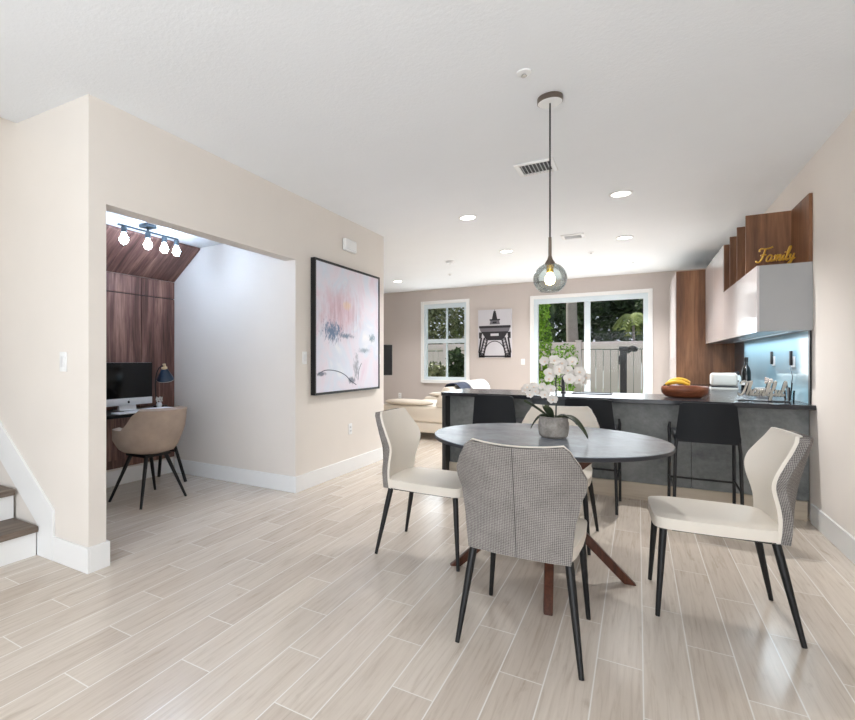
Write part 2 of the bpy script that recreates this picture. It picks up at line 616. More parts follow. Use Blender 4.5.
# back wall with a window and a glazed door cut out
WIN = (-3.90, -2.985, .78, 2.39)
DOOR = (-1.69, .148, 0.0, 2.36)
bw = MB()
for x0, x1, z0, z1 in [(-5.25, WIN[0], 0, CH), (WIN[0], WIN[1], 0, WIN[2]), (WIN[0], WIN[1], WIN[3], CH), (WIN[1], DOOR[0], 0, CH), (DOOR[0], DOOR[1], DOOR[3], CH), (DOOR[1], WX, 0, CH)]:
    bw.box(x0, x1, BY, BY + .15, z0, z1)
struct('wall_back', bw, M['wall_back'])
# unseen wall behind the camera, its opening added to let light in
struct('wall_front', MB().box(-5.6, -2.5, -2.7, -2.6, 0, CH + .6).box(1.0, 1.09, -2.7, -2.6, 0, CH).box(-2.5, 1.0, -2.7, -2.6, 0, .2).box(-2.5, 1.0, -2.7, -2.6, 2.5, CH), M['wall'])
struct('wall_stairwell', MB().box(-5.6, -5.5, -2.6, 1.66, 0, 3.3), M['wall'])

# baseboards
BH, BT = .145, .016
struct('baseboard_left', MB().box(LX, LX + BT, 3.66, 5.5, 0, BH, .003).box(-4.2, LX + BT, 3.66 - BT, 3.66, 0, BH, .003), M['white'])
struct('baseboard_stairs', MB().box(-2.955, LX + BT, 1.66 - BT, 1.66, 0, BH, .003).box(LX, LX + BT, 1.66, 1.77 + BT, 0, BH, .003).box(-4.2, LX, 1.77, 1.77 + BT, 0, BH), M['white'])
struct('baseboard_alcove', MB().box(-4.23, -4.23 + BT, 1.77 + BT, 3.66 - BT, 0, BH, .003), M['white'])
struct('baseboard_right', MB().box(WX - BT, WX, -2.6, 5.0, 0, BH, .003), M['white'])
struct('baseboard_back', MB().box(-5.25, DOOR[0] - .06, BY - BT, BY, 0, BH, .003), M['white'])
# sloped stair skirting
s = .75
struct('trim_1', MB().prism([(-2.955, 1.66, 0), (-2.955, 1.66, .30), (-5.4, 1.66, .30 + 2.445 * s), (-5.4, 1.66, .20 + (5.4 - 3.13) * s), (-3.13, 1.66, .20), (-3.13, 1.66, 0)], (0, -.018, 0), .003), M['white'])


# windows
def window(name, rect, mull, rail):
    x0, x1, z0, z1 = rect
    t = bpy.data.objects.new(name, None)
    COL.objects.link(t)
    t['kind'] = 'structure'
    t.location = ((x0 + x1) / 2, BY, z0)
    cx = (x0 + x1) / 2

    def L(mb):
        bmesh.ops.translate(mb.bm, verts=mb.bm.verts, vec=(-cx, -BY, -z0))
        return mb
    a = MB()
    c = .065
    a.box(x0 - c, x0, BY - .03, BY, z0 - c, z1 + c, .004).box(x1, x1 + c, BY - .03, BY, z0 - c, z1 + c, .004)
    a.box(x0, x1, BY - .03, BY, z1, z1 + c, .004)
    if rail:
        a.box(x0 - .02, x1 + .02, BY - .05, BY, z0 - .07, z0, .004)
    L(a).build('casing', M['white'], t, False)
    f = MB()
    fw = .045 if rail else .07
    f.box(x0, x0 + fw, BY, BY + .12, z0, z1).box(x1 - fw, x1, BY, BY + .12, z0, z1).box(x0 + fw, x1 - fw, BY, BY + .12, z1 - .05, z1).box(x0 + fw, x1 - fw, BY, BY + .12, z0, z0 + .06)
    L(f).build('window_frame', M['frame'], t, False)
    s_ = MB()
    for m in mull:
        s_.box(m[0], m[1], BY + .04, BY + .1, z0 + .06, z1 - .05)
    if rail:
        s_.box(x0 + fw, x1 - fw, BY + .035, BY + .105, rail - .045, rail + .045)
    L(s_).build('mullion', M['frame'], t, False)
    g = MB().box(x0 + fw, x1 - fw, BY + .065, BY + .071, z0 + .06, z1 - .05)
    L(g).build('pane', M['glass'], t, False)
    b = MB().box(x0 + .005, x1 - .005, BY + .002, BY + .035, z1 - .095, z1 - .004, .006)
    L(b).build('blind_headbox', M['frame'], t, False)
    return t


window('window_1', WIN, [(-3.43, -3.404)], 1.6)
dw = window('door_1', DOOR, [(-.835, -.735)], None)
MB().box(-.02 - .77 + .0, .0 - .77, -.03, .035, 1.0, 1.2, .004).build('door_handle', M['chrome'], dw)
dw.children[-1].location = (0.0, 0, 0)

# ------------------------------------------------------------------ staircase
st = thing('staircase', 'staircase with greyish brown treads and white risers at left edge of the room', 'stairs', (-3.13, 1.0, 0))
rise, run = .187, .27
for i in range(7):
    MB().box(-run * (i + 1), -run * i, -.5, .638, 0, rise * (i + 1) - .04).build('riser', M['white'], st, False)
    MB().box(-run * (i + 1) - .0, -run * i + .028, -.5, .638, rise * (i + 1) - .039, rise * (i + 1), .006).build('tread', M['tread'], st, False)

# ------------------------------------------------------------------ alcove
SEAM = .004
wp = thing('wood_wall_panel', 'dark walnut panelling with slanted top covering the end of the desk alcove', 'wall panel', (-4.23, 2.72, 0))
edges = [-.94, -.70, -.29, .12, .514, .935]
for y0, y1 in zip(edges[:-1], edges[1:]):
    for z0, z1 in ((.166, 1.844), (1.853, 2.03)):
        MB().box(.004, .02, y0 + .0035, y1 - .0035, z0, z1).build('panel', M['walnut'], wp, False)
    MB().prism([(.001, y0 + .002, 2.036), (.02, y0 + .002, 2.036), (.405, y0 + .002, 2.335), (.405, y0 + .002, 2.355), (.38, y0 + .002, 2.355)], (0, y1 - y0 - .004, 0)).build('slanted_panel', M['walnut_slant'], wp, False)

MB().box(.0005, .0035, -.94, .935, .17, 2.03).build('backing', M['black'], wp, False)
dk = thing('desk', 'black narrow desk against the walnut panelling in the alcove', 'desk', (-3.9, 2.76, 0))
MB().box(-.305, .14, -.85, .60, .70, .73, .004).build('desk_top', M['black'], dk)
for y in (-.7, .565):
    for x0, x1 in ((-.08, -.27), (-.08, .125)):
        MB().tube([(x0, y, .70), (x1, y + (.09 if y > 0 else 0), 0)], .016, 8).build('leg', M['black'], dk)
    MB().tube([(-.19, y + (.05 if y > 0 else 0), .3), (.037, y + (.05 if y > 0 else 0), .3)], .01, 8).build('stretcher', M['black'], dk)
MB().box(-.303, -.285, -.8, .58, .25, .695).build('modesty_panel', M['walnut'], dk, False)

cp = thing('desktop_computer', 'silver all-in-one computer with a black screen on the alcove desk', 'computer', (-4.02, 2.935, .731))
MB().box(-.018, .018, -.265, .265, .05, .115, .004).build('chin', M['alu'], cp)
MB().box(-.016, .012, -.265, .265, .115, .445, .004).build('back_shell', M['alu'], cp)
MB().box(.0125, .018, -.264, .264, .1155, .444, .002).build('screen', M['screen'], cp)
MB().prism([(-.03, -.09, 0.008), (.01, -.09, 0.008), (.0, -.09, .05), (-.012, -.09, .05)], (0, .18, 0)).box(-.08, .09, -.1, .1, 0, .008, .002).build('stand', M['alu'], cp)
lg = MB()
lg.prism([(.0185, .013 * math.cos(a) * (1 - .18 * max(0, math.cos(a - .3)) ** 6), .079 + .0125 * math.sin(a) * (1 - .2 * (abs(math.cos(a)) < .25))) for a in [i * math.pi / 12 for i in range(24)]], (.001, 0, 0))
lg.prism([(.0185, .001, .094), (.0185, .006, .101), (.0185, .005, .096)], (.001, 0, 0))
lg.build('fruit_shaped_mark', M['black'], cp, False)

tag(MB().box(-.06, .06, -.21, .21, 0, .012, .004).build('keyboard', M['paper'], loc=(-3.80, 2.86, .731)), 'white keyboard on the desk in front of the computer', 'keyboard')
nb = MB().box(-.11, .11, -.15, .15, 0, .006, .001)
tag(nb.build('paper_sheet', M['paper'], loc=(-3.88, 3.19, .731)), 'white paper sheet on the desk right of the keyboard', 'paper')
cu = thing('ornament', 'small pale ornament with leafy sprigs on the desk between monitor and lamp', 'ornament', (-4.0, 3.28, .731))
MB().lathe([(0, 0), (.02, 0), (.028, .03), (.022, .05), (0, .05)], 16).build('vase', M['ceramic'], cu)
sp_ = MB()
for i in range(14):
    a = i * 2.4
    sp_.ball((.02 * math.cos(a), .03 * math.sin(a), .06 + .003 * i), .01, 6, (1, .6, 1.2))
sp_.build('sprig', M['petal'], cu)

dl = thing('desk_lamp', 'desk lamp with navy shade and pale wooden cap beside the computer', 'lamp', (-4.08, 3.36, .731))
MB().lathe([(0, 0), (.07, 0), (.07, .012), (.02, .02), (0, .02)], 24).build('base', M['black'], dl)
MB().tube(spline([(0, -.04, .015), (0, -.06, .15), (0, -.055, .30), (.02, -.035, .385), (.03, -.0, .41), (.03, .01, .40)]), .006, 8).build('arm', M['black'], dl)
Ms = Matrix.Translation((.03, .025, .39)) @ Matrix.Rotation(R(14), 4, 'X') @ Matrix.Rotation(R(10), 4, 'Y')
sh = MB().lathe([(.026, 0), (.035, -.02), (.082, -.11), (.085, -.125), (.080, -.122), (.033, -.024), (.022, -.004)], 28, close=True)
bmesh.ops.transform(sh.bm, matrix=Ms, verts=sh.bm.verts)
sh.build('lamp_shade', M['navy_lamp'], dl)
sh = MB().lathe([(.086, -.1255), (.084, -.130), (.03, -.09), (0, -.085)], 28)
bmesh.ops.transform(sh.bm, matrix=Ms, verts=sh.bm.verts)
sh.build('inner_shade', M['ceramic'], dl)
sh = MB().lathe([(0, .04), (.016, .04), (.018, .012), (.03, .006), (.03, -.012), (0, -.012)], 20)
bmesh.ops.transform(sh.bm, matrix=Ms, verts=sh.bm.verts)
sh.build('cap', M['lamp_cap'], dl)


# bucket chair
def bucket_chair(loc, rotz):
    t = thing('desk_chair', 'taupe velvet bucket chair with black splayed legs at the alcove desk', 'chair', loc, rotz)
    # front = +y ; shell swept round the back
    n, m = 33, 12
    A, B = [], []
    for j in range(m):
        v = j / (m - 1)
        ra, rb = [], []
        for i in range(n):
            a = -1 + 2 * i / (n - 1)
            th = a * R(136)
            aa = abs(a)
            # height of the rim: high back, low arms
            k = min(1, max(0, (aa - .44) / .19))
            k = k * k * (3 - 2 * k)
            top = .80 * (1 - k) + .635 * k
            if aa > .88:
                top -= (aa - .88) / .12 * .06
            z = .43 + (top - .43) * v
            flare = .20 + .075 * min(1, v * 1.8) ** .6
            rx, ry = flare + .015, flare
            lean = .05 * v * (1 - k)
            x = math.sin(th) * rx
            y = -math.cos(th) * ry - lean
            ra.append(Vector((x * .80, y * .80 + .005, z + (.012 if v > .99 else 0) * 0)))
            rb.append(Vector((x * 1.02, y * 1.02, z - .012 * (v > .99))))
        A.append(ra)
        B.append(rb)
    sh = MB().shell(A, B)
    sh.build('shell', M['velvet'], t, True, 60)
    MB().lathe([(0, .405), (.12, .405), (.195, .425), (.20, .45), (0, .45)], 32).build('seat_pan', M['velvet'], t)
    MB().lathe([(0, .451), (.17, .451), (.185, .47), (.165, .50), (0, .505)], 32).build('seat_cushion', M['velvet'], t)
    MB().box(-.13, .13, -.13, .13, .385, .404).build('seat_frame', M['black'], t)
    for x, y in ((1, 1), (1, -1), (-1, 1), (-1, -1)):
        MB().tube([(.10 * x, .10 * y, .39), (.235 * x, .205 * y, 0)], [.018, .011], 12).build('leg', M['black'], t)
    return t


bucket_chair((-3.578, 2.82, 0), R(90))

# track light
tl = thing('track_light', 'four-bulb ceiling bar light glowing white in the desk alcove', 'ceiling light', (-3.56, 2.80, 2.36))
MB().box(-.05, .05, -.055, .055, -.03, -.001, .004).build('mount', M['chrome_dark'], tl)
MB().tube([(0, 0, -.03), (0, 0, -.055)], .01, 10).build('stem', M['chrome_dark'], tl)
MB().box(-.008, .008, -.29, .33, -.066, -.052, .002).build('bar', M['chrome_dark'], tl)
for y in (-.235, 0, .175, .312):
    so = MB().lathe([(0, -.068), (.02, -.068), (.024, -.075), (.024, -.118), (0, -.118)], 16, (0, y, 0)).build('socket', M['chrome_dark'], tl)
    MB().lathe([(0, -.119), (.016, -.12), (.022, -.14), (.036, -.165), (.036, -.18), (.022, -.205), (0, -.213)], 16, (0, y, 0)).build('bulb', M['bulb_cool'], so)

# ------------------------------------------------------------------ left wall things
art = thing('abstract_painting', 'large framed abstract canvas in pink, white and blue on the left wall', 'painting', (LX, 3.905, .865))
fr = MB()
W_, H_ = 1.385, 1.305
fr.box(.001, .05, 0, .02, 0, H_).box(.001, .05, W_ - .02, W_, 0, H_).box(.001, .05, .02, W_ - .02, 0, .02).box(.001, .05, .02, W_ - .02, H_ - .02, H_)
fr.build('frame', M['black'], art, False)
MB().box(.002, .042, .022, W_ - .022, .022, H_ - .022).build('canvas', M['painting'], art, False)
# brush lines on the canvas
ln = MB()
ln.tube(spline([(.0425, .06, .20), (.0425, .2, .235), (.0425, .4, .225), (.0425, .58, .18), (.0425, .70, .115), (.0425, .82, .07)]), .004, 6)
ln.tube(spline([(.0425, .86, .12), (.0425, .88, .22), (.0425, .94, .30)]), .003, 6)
ln.build('brush_line', plain('slate_paint', (84, 94, 110), .6), art)

ch = thing('door_chime', 'white rounded chime box high on the left wall above the painting', 'chime', (LX, 4.62, 2.415))
MB().box(.001, .045, -.125, .125, -.065, .065, .018, 3).build('housing', M['white'], ch)
MB().box(.0455, .047, -.09, .09, -.05, -.046).build('slot', M['alu'], ch, False)


def wall_plate(name, label, cat, loc, face, kind='switch', group=None):
    """face: rotation z so that local +x looks out of the wall"""
    t = thing(name, label, cat, loc, face, group)
    MB().box(.0005, .007, -.036, .036, -.058, .058, .003).build('plate', M['white'], t)
    if kind == 'switch':
        MB().box(.0072, .012, -.016, .016, -.032, .032, .002).build('rocker', M['ceramic'], t)
    else:
        for z in (-.02, .02):
            o = MB().box(.0072, .0095, -.016, .016, z - .014, z + .014, .003).build('socket', M['ceramic'], t)
            MB().box(.0096, .0099, -.008, -.005, z - .006, z + .006).box(.0096, .0099, .005, .008, z - .006, z + .006).build('slot', M['dark'], o, False)
    return t


wall_plate('light_switch', 'white light switch on the left wall between the alcove opening and the painting', 'switch', (LX, 3.80, 1.22), 0)
wall_plate('light_switch', 'white light switch on the left wall just right of the painting', 'switch', (LX, 5.36, 1.21), 0)
wall_plate('light_switch', 'white light switch on the white wall beside the stairs', 'switch', (-2.865, 1.66, 1.19), R(-90))
wall_plate('light_switch', 'white light switch on the back wall left of the glazed door', 'switch', (-1.887, BY, 1.165), R(-90))
wall_plate('power_outlet', 'white power outlet low on the left wall under the painting', 'outlet', (LX, 4.665, .46), 0, 'outlet')
wall_plate('power_outlet', 'white power outlet low on the back wall behind the sofa', 'outlet', (-4.46, BY, .415), R(-90), 'outlet')


# ------------------------------------------------------------------ dining table
TC = Vector((-.45, 3.054, 0))
TR = .609
tb = thing('dining_table', 'round dining table with pale stone top and crossed dark wood legs', 'table', TC)
MB().lathe([(0, .7605), (TR - .002, .7605), (TR, .762), (TR - .002, .765), (0, .765)], 96).build('tabletop', M['tabletop'], tb)
MB().lathe([(0, .738), (TR - .02, .738), (TR - .001, .744), (TR - .001, .760), (0, .760)], 96).build('underside', M['tableedge'], tb)
for fx, fy in [(-.456, -.187), (.089, -.496), (.414, .070), (-.08, .386)]:
    d = Vector((fx, fy, 0)).normalized()
    sdir = Vector((-d.y, d.x, 0))
    foot = Vector((fx, fy, 0))
    top = -d * .30 + sdir * .05
    top.z = .737
    foot = foot + sdir * .0
    lm = MB()
    hw, ht = .024, .034
    for_p = []
    pts = []
    for p, k in ((foot, .85), (top, 1.15)):
        for a, b in ((-1, -1), (1, -1), (1, 1), (-1, 1)):
            pts.append(p + sdir * hw * a * k + d * ht * b * k)
    vv = [lm.bm.verts.new(p) for p in pts]
    lm.bm.faces.new(vv[0:4])
    lm.bm.faces.new(vv[4:8])
    for i in range(4):
        lm.bm.faces.new((vv[i], vv[(i + 1) % 4], vv[4 + (i + 1) % 4], vv[4 + i]))
    lm._bev(vv, .005)
    lm.build('leg', M['leg_wood'], tb)


# ------------------------------------------------------------------ dining chairs
def interp(tab, v):
    for (a, x), (b, y) in zip(tab[:-1], tab[1:]):
        if v <= b:
            t = (v - a) / (b - a)
            t = t * t * (3 - 2 * t) * .5 + t * .5
            return x + (y - x) * t
    return tab[-1][1]


HWT = [(.40, .196), (.46, .201), (.54, .208), (.64, .228), (.70, .249), (.735, .251), (.79, .229), (.835, .204), (.856, .194), (.864, .186), (.868, .174)]


def dining_chair(label, loc, rotz):
    t = thing('dining_chair', label, 'chair', loc, rotz, 'dining chairs round the table')
    # seat cushion: rounded slab slightly wider at front
    s_ = MB()
    r = bmesh.ops.create_grid(s_.bm, x_segments=16, y_segments=16, size=1)
    top = list(r['verts'])

    def sq(v):
        x, y = v.x, v.y
        k = 8.0
        den = (abs(x) ** k + abs(y) ** k) ** (1 / k)
        mx = max(abs(x), abs(y), 1e-6)
        return (x * mx / den if den else 0, y * mx / den if den else 0, mx)
    ext = bmesh.ops.extrude_face_region(s_.bm, geom=list(s_.bm.faces))
    bot = [g for g in ext['geom'] if isinstance(g, bmesh.types.BMVert)]
    for grp, zt in ((top, 1), (bot, 0)):
        for v in grp:
            x, y, mx = sq(v.co)
            w_ = .222 if y > 0 else .222 - .016 * (-y)
            edge = max(0, (mx - .72) / .28)
            Y = .03 + y * .245
            v.co = Vector((x * w_, Y, 0))
            if zt:
                v.co.z = .474 - .012 * edge ** 3
                sc = 1 - .012 * edge
            else:
                v.co.z = .405 + .006 * edge
                v.co.x *= .985
    s_.build('seat', M['leather'], t, True, 70)
    MB().box(-.165, .165, -.165, .2, .392, .404, .004).build('seat_frame', M['black'], t)
    # backrest: cream inside, grey fabric outside
    n, m = 25, 26

    def surf(u, v, off):
        z = .405 + (.868 - .405) * v
        hw = interp(HWT, z)
        lean = -.190 - .088 * ((z - .405) / .463) ** 1.15
        conc = .020 + .066 * math.exp(-((z - .69) / .13) ** 2) + .012 * v
        x = hw * u
        y = lean + conc * (abs(u) ** 2.2) - off
        if v > .97:
            z -= .0
        z -= .010 * (1 - u * u) * max(0, (v - .6) / .4) ** 2
        return Vector((x * (1 + off * .12), y, z))
    us = [-1 + 2 * i / (n - 1) for i in range(n)]
    vs_ = [j / (m - 1) for j in range(m)]
    zoff = [0.0, .014, .0145, .048]
    G = [[[surf(u, v, o) for u in us] for v in vs_] for o in zoff]
    # leather sits a touch proud at the top rim
    for row in (G[0], G[1]):
        for p in row[-1]:
            p.z += .004
    MB().shell(G[0], G[1]).build('backrest', M['leather'], t, True, 50)
    bp = MB().shell(G[2], G[3]).build('back_panel', M['fabric'], t, True, 50)
    uvl = bp.data.uv_layers.new(name='weave')
    flat = []
    for Gk in (G[2], G[3]):
        for row in Gk:
            c0 = len(row) // 2
            arc = [0.0] * len(row)
            rim = .032 if Gk is G[2] else 0.0
            for k in range(c0 + 1, len(row)):
                arc[k] = arc[k - 1] + (row[k] - row[k - 1]).length
            for k in range(c0 - 1, -1, -1):
                arc[k] = arc[k + 1] - (row[k] - row[k + 1]).length
            flat += [(arc[k] + (rim if k > c0 else -rim), row[k].z) for k in range(len(row))]
    for lp in bp.data.loops:
        uvl.data[lp.index].uv = flat[lp.vertex_index]
    bp['label'] = 'grey woven fabric outer back'
    sm = [surf(0, v, .0485) for v in vs_]
    MB().tube(sm, .0016, 6).build('seam', M['seam'], bp)
    for sx in (-1, 1):
        MB().tube([(.186 * sx, -.172, .404), (.199 * sx, -.192, .30), (.236 * sx, -.25, 0)], [.0165, .016, .0095], 12).build('leg', M['black'], t)
        MB().tube([(.192 * sx, .235, .404), (.2 * sx, .242, .30), (.221 * sx, .26, 0)], [.0155, .015, .0095], 12).build('leg', M['black'], t)
    return t


ch0 = dining_chair('dining chair nearest the camera, its grey woven back turned to us', (-.415, 2.34, 0), 0)
dup(ch0, (-1.125, 3.013, 0), R(-90), 'cream leather dining chair on the left side of the round table, facing right')
dup(ch0, (.326, 3.04, 0), R(93), 'cream leather dining chair on the right side of the round table, facing left')
dup(ch0, (-.475, 3.715, 0), R(180), 'cream leather dining chair behind the round table, its back towards the bar')


# ------------------------------------------------------------------ orchid
orch = thing('potted_orchid', 'cream orchid in a round grey cement pot on the dining table', 'plant', (-.402, 3.05, .7655))
MB().lathe([(0, 0), (.06, 0), (.074, .012), (.079, .05), (.078, .085), (.074, .094), (.074, .112), (.078, .116), (.070, .118), (.066, .09), (0, .088)], 40).build('pot', M['pot'], orch)
MB().lathe([(0, .089), (.064, .0885), (.064, .096), (.03, .106), (0, .108)], 24).build('moss', M['soil'], orch)


def leaf(mb, base, dirv, L, wd, droop, up):
    d = Vector(dirv).normalized()
    sd = Vector((-d.y, d.x, 0))
    A, B = [], []
    for i in range(12):
        t = i / 11
        c = Vector(base) + d * L * t + Vector((0, 0, up * t - droop * t * t))
        w_ = wd * (math.sin(math.pi * min(1, t * .9 + .08)) ** .7)
        ra, rb = [], []
        for k in range(5):
            q = -1 + k / 2
            p = c + sd * w_ * q + Vector((0, 0, .012 * q * q))
            ra.append(p)
            rb.append(p + Vector((0, 0, -.0025)))
        A.append(ra)
        B.append(rb)
    mb.shell(A, B)
    return mb


for dv, L, wd, dr, up in [((1, -.35, 0), .165, .034, .21, .125), ((.9, .6, 0), .11, .028, .12, .09), ((-.9, -.2, 0), .10, .024, .17, .11), ((-.8, -.35, 0), .14, .022, .03, .13), ((-.3, -.9, 0), .09, .026, .04, .12)]:
    leaf(MB(), (0.02 * dv[0], .02 * dv[1], .10), dv, L, wd, dr, up).build('leaf', M['orchid_leaf'], orch)
st1 = spline([(.012, 0, .10), (.014, 0, .22), (.012, .0, .32), (.03, 0, .385), (.08, -.01, .40), (.13, -.02, .36), (.15, -.02, .31)])
st2 = spline([(-.025, 0, .10), (-.028, 0, .2), (-.04, 0, .26), (-.09, 0, .285), (-.14, 0, .25)])
MB().tube(st1, .004, 8).build('stem', M['stem'], orch)
MB().tube(st2, .004, 8).build('stem', M['stem'], orch)


def flower(c, sz, face, roll):
    f = MB()
    d = Vector(face).normalized()
    q = d.to_track_quat('Z', 'Y').to_matrix().to_4x4()
    T = Matrix.Translation(c) @ q @ Matrix.Rotation(roll, 4, 'Z') @ Matrix.Scale(sz, 4)
    for k, (L, W2) in enumerate([(.9, .75), (.95, 1.1), (.85, .6), (.85, .6), (.95, 1.1)]):
        a = [90, 15, -50, -130, 165][k]
        A, B = [], []
        for i in range(7):
            t = i / 6
            w_ = W2 * math.sin(math.pi * (t * .88 + .06)) ** .8 * .55
            ra, rb = [], []
            for j in range(5):
                u = -1 + j / 2
                p = Vector((t * L, u * w_, .12 * t * t + .06 * u * u + (0.02 if k in (1, 4) else 0)))
                ra.append(T @ Matrix.Rotation(R(a), 4, 'Z') @ p)
                rb.append(T @ Matrix.Rotation(R(a), 4, 'Z') @ (p - Vector((0, 0, .04))))
            A.append(ra)
            B.append(rb)
        f.shell(A, B)
    o = f.build('flower', M['petal'], orch, True, 60)
    MB().ball(T @ Vector((0, -.08, .12)), .2 * sz, 8, (1, 1, .9)).build('flower_center', M['petal_c'], o)


rnd = random.Random(3)
for i in range(17):
    t = i / 16
    a = i * 2.4
    c = Vector((-.04 + .19 * t, -.03 + .02 * math.sin(a), .385 - .02 * math.cos(a * 1.3) - .05 * max(0, t - .6) / .4)) + Vector((.02 * math.cos(a), 0, .035 * math.sin(a)))
    flower(c, .031 * rnd.uniform(.85, 1.15), (rnd.uniform(-.5, .5), -1, rnd.uniform(-.2, .5)), rnd.uniform(-.5, .5))
for i in range(10):
    a = i * 2.4
    c = Vector((-.15 + .14 * i / 9, -.02, .262 + .025 * math.sin(a))) + Vector((0, .01 * math.cos(a), 0))
    flower(c, .027 * rnd.uniform(.85, 1.1), (rnd.uniform(-.5, .5), -1, rnd.uniform(-.2, .5)), rnd.uniform(-.5, .5))
flower(Vector((.0, -.03, .215)), .03, (0, -1, -.2), .2)
flower(Vector((.15, -.03, .315)), .024, (.4, -1, 0), .4)
flower(Vector((.115, -.03, .335)), .026, (.2, -1, 0), .1)

# ------------------------------------------------------------------ pendant
pn = thing('pendant_lamp', 'pendant lamp with a smoky glass globe hanging over the dining table', 'lamp', (-.425, 3.085, CH))
cn = MB().lathe([(0, -.001), (.066, -.001), (.067, -.004), (.067, -.032), (0, -.032)], 40).build('canopy', M['bronze'], pn)
MB().lathe([(0, -.0323), (.064, -.0323), (.064, -.0335), (0, -.034)], 40).build('bottom_plate', M['white'], cn)
MB().tube([(0, 0, -.035), (0, 0, -.81)], .0045, 10).build('cord', M['dark'], pn)
MB().lathe([(0, -.80), (.008, -.80), (.009, -.86), (.009, -.905), (.014, -.925), (.026, -.945), (.03, -.955), (0, -.957)], 20).build('stem', M['bronze'], pn)
so = MB().lathe([(0, -.958), (.019, -.958), (.019, -1.0), (0, -1.0)], 20).build('socket', M['gold'], pn)
MB().lathe([(0, -1.001), (.012, -1.003), (.026, -1.03), (.028, -1.045), (.02, -1.065), (0, -1.073)], 20).build('bulb', M['bulb_warm'], so)
gp = []
gc, gr = -1.035, .089
for i in range(25):
    a = R(72) - (R(72) + R(58)) * i / 24
    gp.append((gr * math.cos(a), gc + gr * math.sin(a)))
gi = [(r * .965, gc + (z - gc) * .965) for r, z in gp[::-1]]
gl_ = MB().lathe(gp + gi, 48, close=True)
gl_.build('glass_globe', M['lampglass'], pn)

# ------------------------------------------------------------------ ceiling fittings
DL = [(-.13, 5.20, 'near the air vent, right of the pendant'), (-1.51, 5.21, 'nearest the left wall corner, left of the pendant'), (-.14, 7.08, 'in the middle of the right-hand row'),
      (-1.53, 7.11, 'mid-ceiling left of the glass globe'), (-.15, 9.03, 'closest to the back wall above the glazed door'), (-1.54, 9.04, 'near the back wall behind the glass globe'), (-3.86, 8.72, 'in the living area near the left window')]
d0 = None
for x, y, lab in DL:
    label = 'lit round white ceiling downlight ' + lab
    if d0 is None:
        d0 = thing('downlight', label, 'ceiling light', (x, y, CH), 0, 'round ceiling downlights')
        MB().lathe([(.072, -.0005), (.095, -.0005), (.096, -.006), (.086, -.012), (.072, -.010)], 40, close=True).build('trim_ring', M['white'], d0)
        MB().lathe([(0, -.001), (.0715, -.001), (.0715, -.0085), (0, -.0085)], 32).build('diffuser', M['downlight'], d0)
    else:
        dup(d0, (x, y, CH), 0, label)
    light('downlight_beam', 'SPOT', (x, y, CH - .03), (0, 0, 0), 112 if x > -1 else 72, (1, .985, .97), spot_size=R(128), spot_blend=.7, shadow_soft_size=.06)


def vent(label, x0, x1, y0, y1, nsl, tilt=40):
    t = thing('air_vent', label, 'vent', ((x0 + x1) / 2, (y0 + y1) / 2, CH), 0)
    hx, hy = (x1 - x0) / 2, (y1 - y0) / 2
    e = .035
    MB().box(-hx, -hx + e, -hy, hy, -.014, -.001, .003).box(hx - e, hx, -hy, hy, -.014, -.001, .003).box(-hx + e, hx - e, -hy, -hy + e, -.014, -.001, .003).box(-hx + e, hx - e, hy - e, hy, -.014, -.001, .003).build('frame', M['white'], t)
    MB().box(-hx + e, hx - e, -hy + e, hy - e, -.004, -.001).build('backing', M['dark'], t, False)
    for i in range(nsl):
        x = -hx + e + (i + .5) * (2 * hx - 2 * e) / nsl
        MB().box(-.0015, .0015, -hy + e, hy - e, -.009, .009, 0, 2, Matrix.Translation((x, 0, -.0125)) @ Matrix.Rotation(R(tilt), 4, 'Y')).build('slat', M['alu'], t, False)


vent('rectangular ceiling air vent with slanted slats beside the pendant cord', -.81, -.53, 4.0, 4.28, 8, -38)
vent('smaller looking ceiling air vent further back, right of the pendant cord', -.79, -.54, 6.57, 6.80, 9)
sd = thing('smoke_detector', 'round smoke detector on the ceiling of the living area', 'smoke detector', (-2.41, 7.38, CH))
MB().lathe([(0, -.001), (.065, -.001), (.065, -.02), (.055, -.036), (0, -.040)], 32).build('housing', M['ceramic'], sd)
MB().lathe([(0, -.0405), (.02, -.0405), (.018, -.046), (0, -.047)], 20).build('button', M['alu'], sd)
for (x, y), lab in zip([(-.502, 2.743), (-.552, 7.81), (-2.775, 8.497)], ['small round ceiling sprinkler nearest the camera, above the pendant canopy', 'tiny ceiling sprinkler between the downlights in front of the glazed door', 'tiny ceiling sprinkler behind the smoke detector']):
    t = thing('sprinkler', lab, 'sprinkler', (x, y, CH))
    MB().lathe([(0, -.001), (.038, -.001), (.036, -.008), (.02, -.012), (0, -.012)], 28).build('escutcheon', M['white'], t)
    MB().lathe([(0, -.0125), (.008, -.0125), (.006, -.02), (.014, -.021), (.014, -.023), (0, -.023)], 16).build('head', M['chrome'], t)

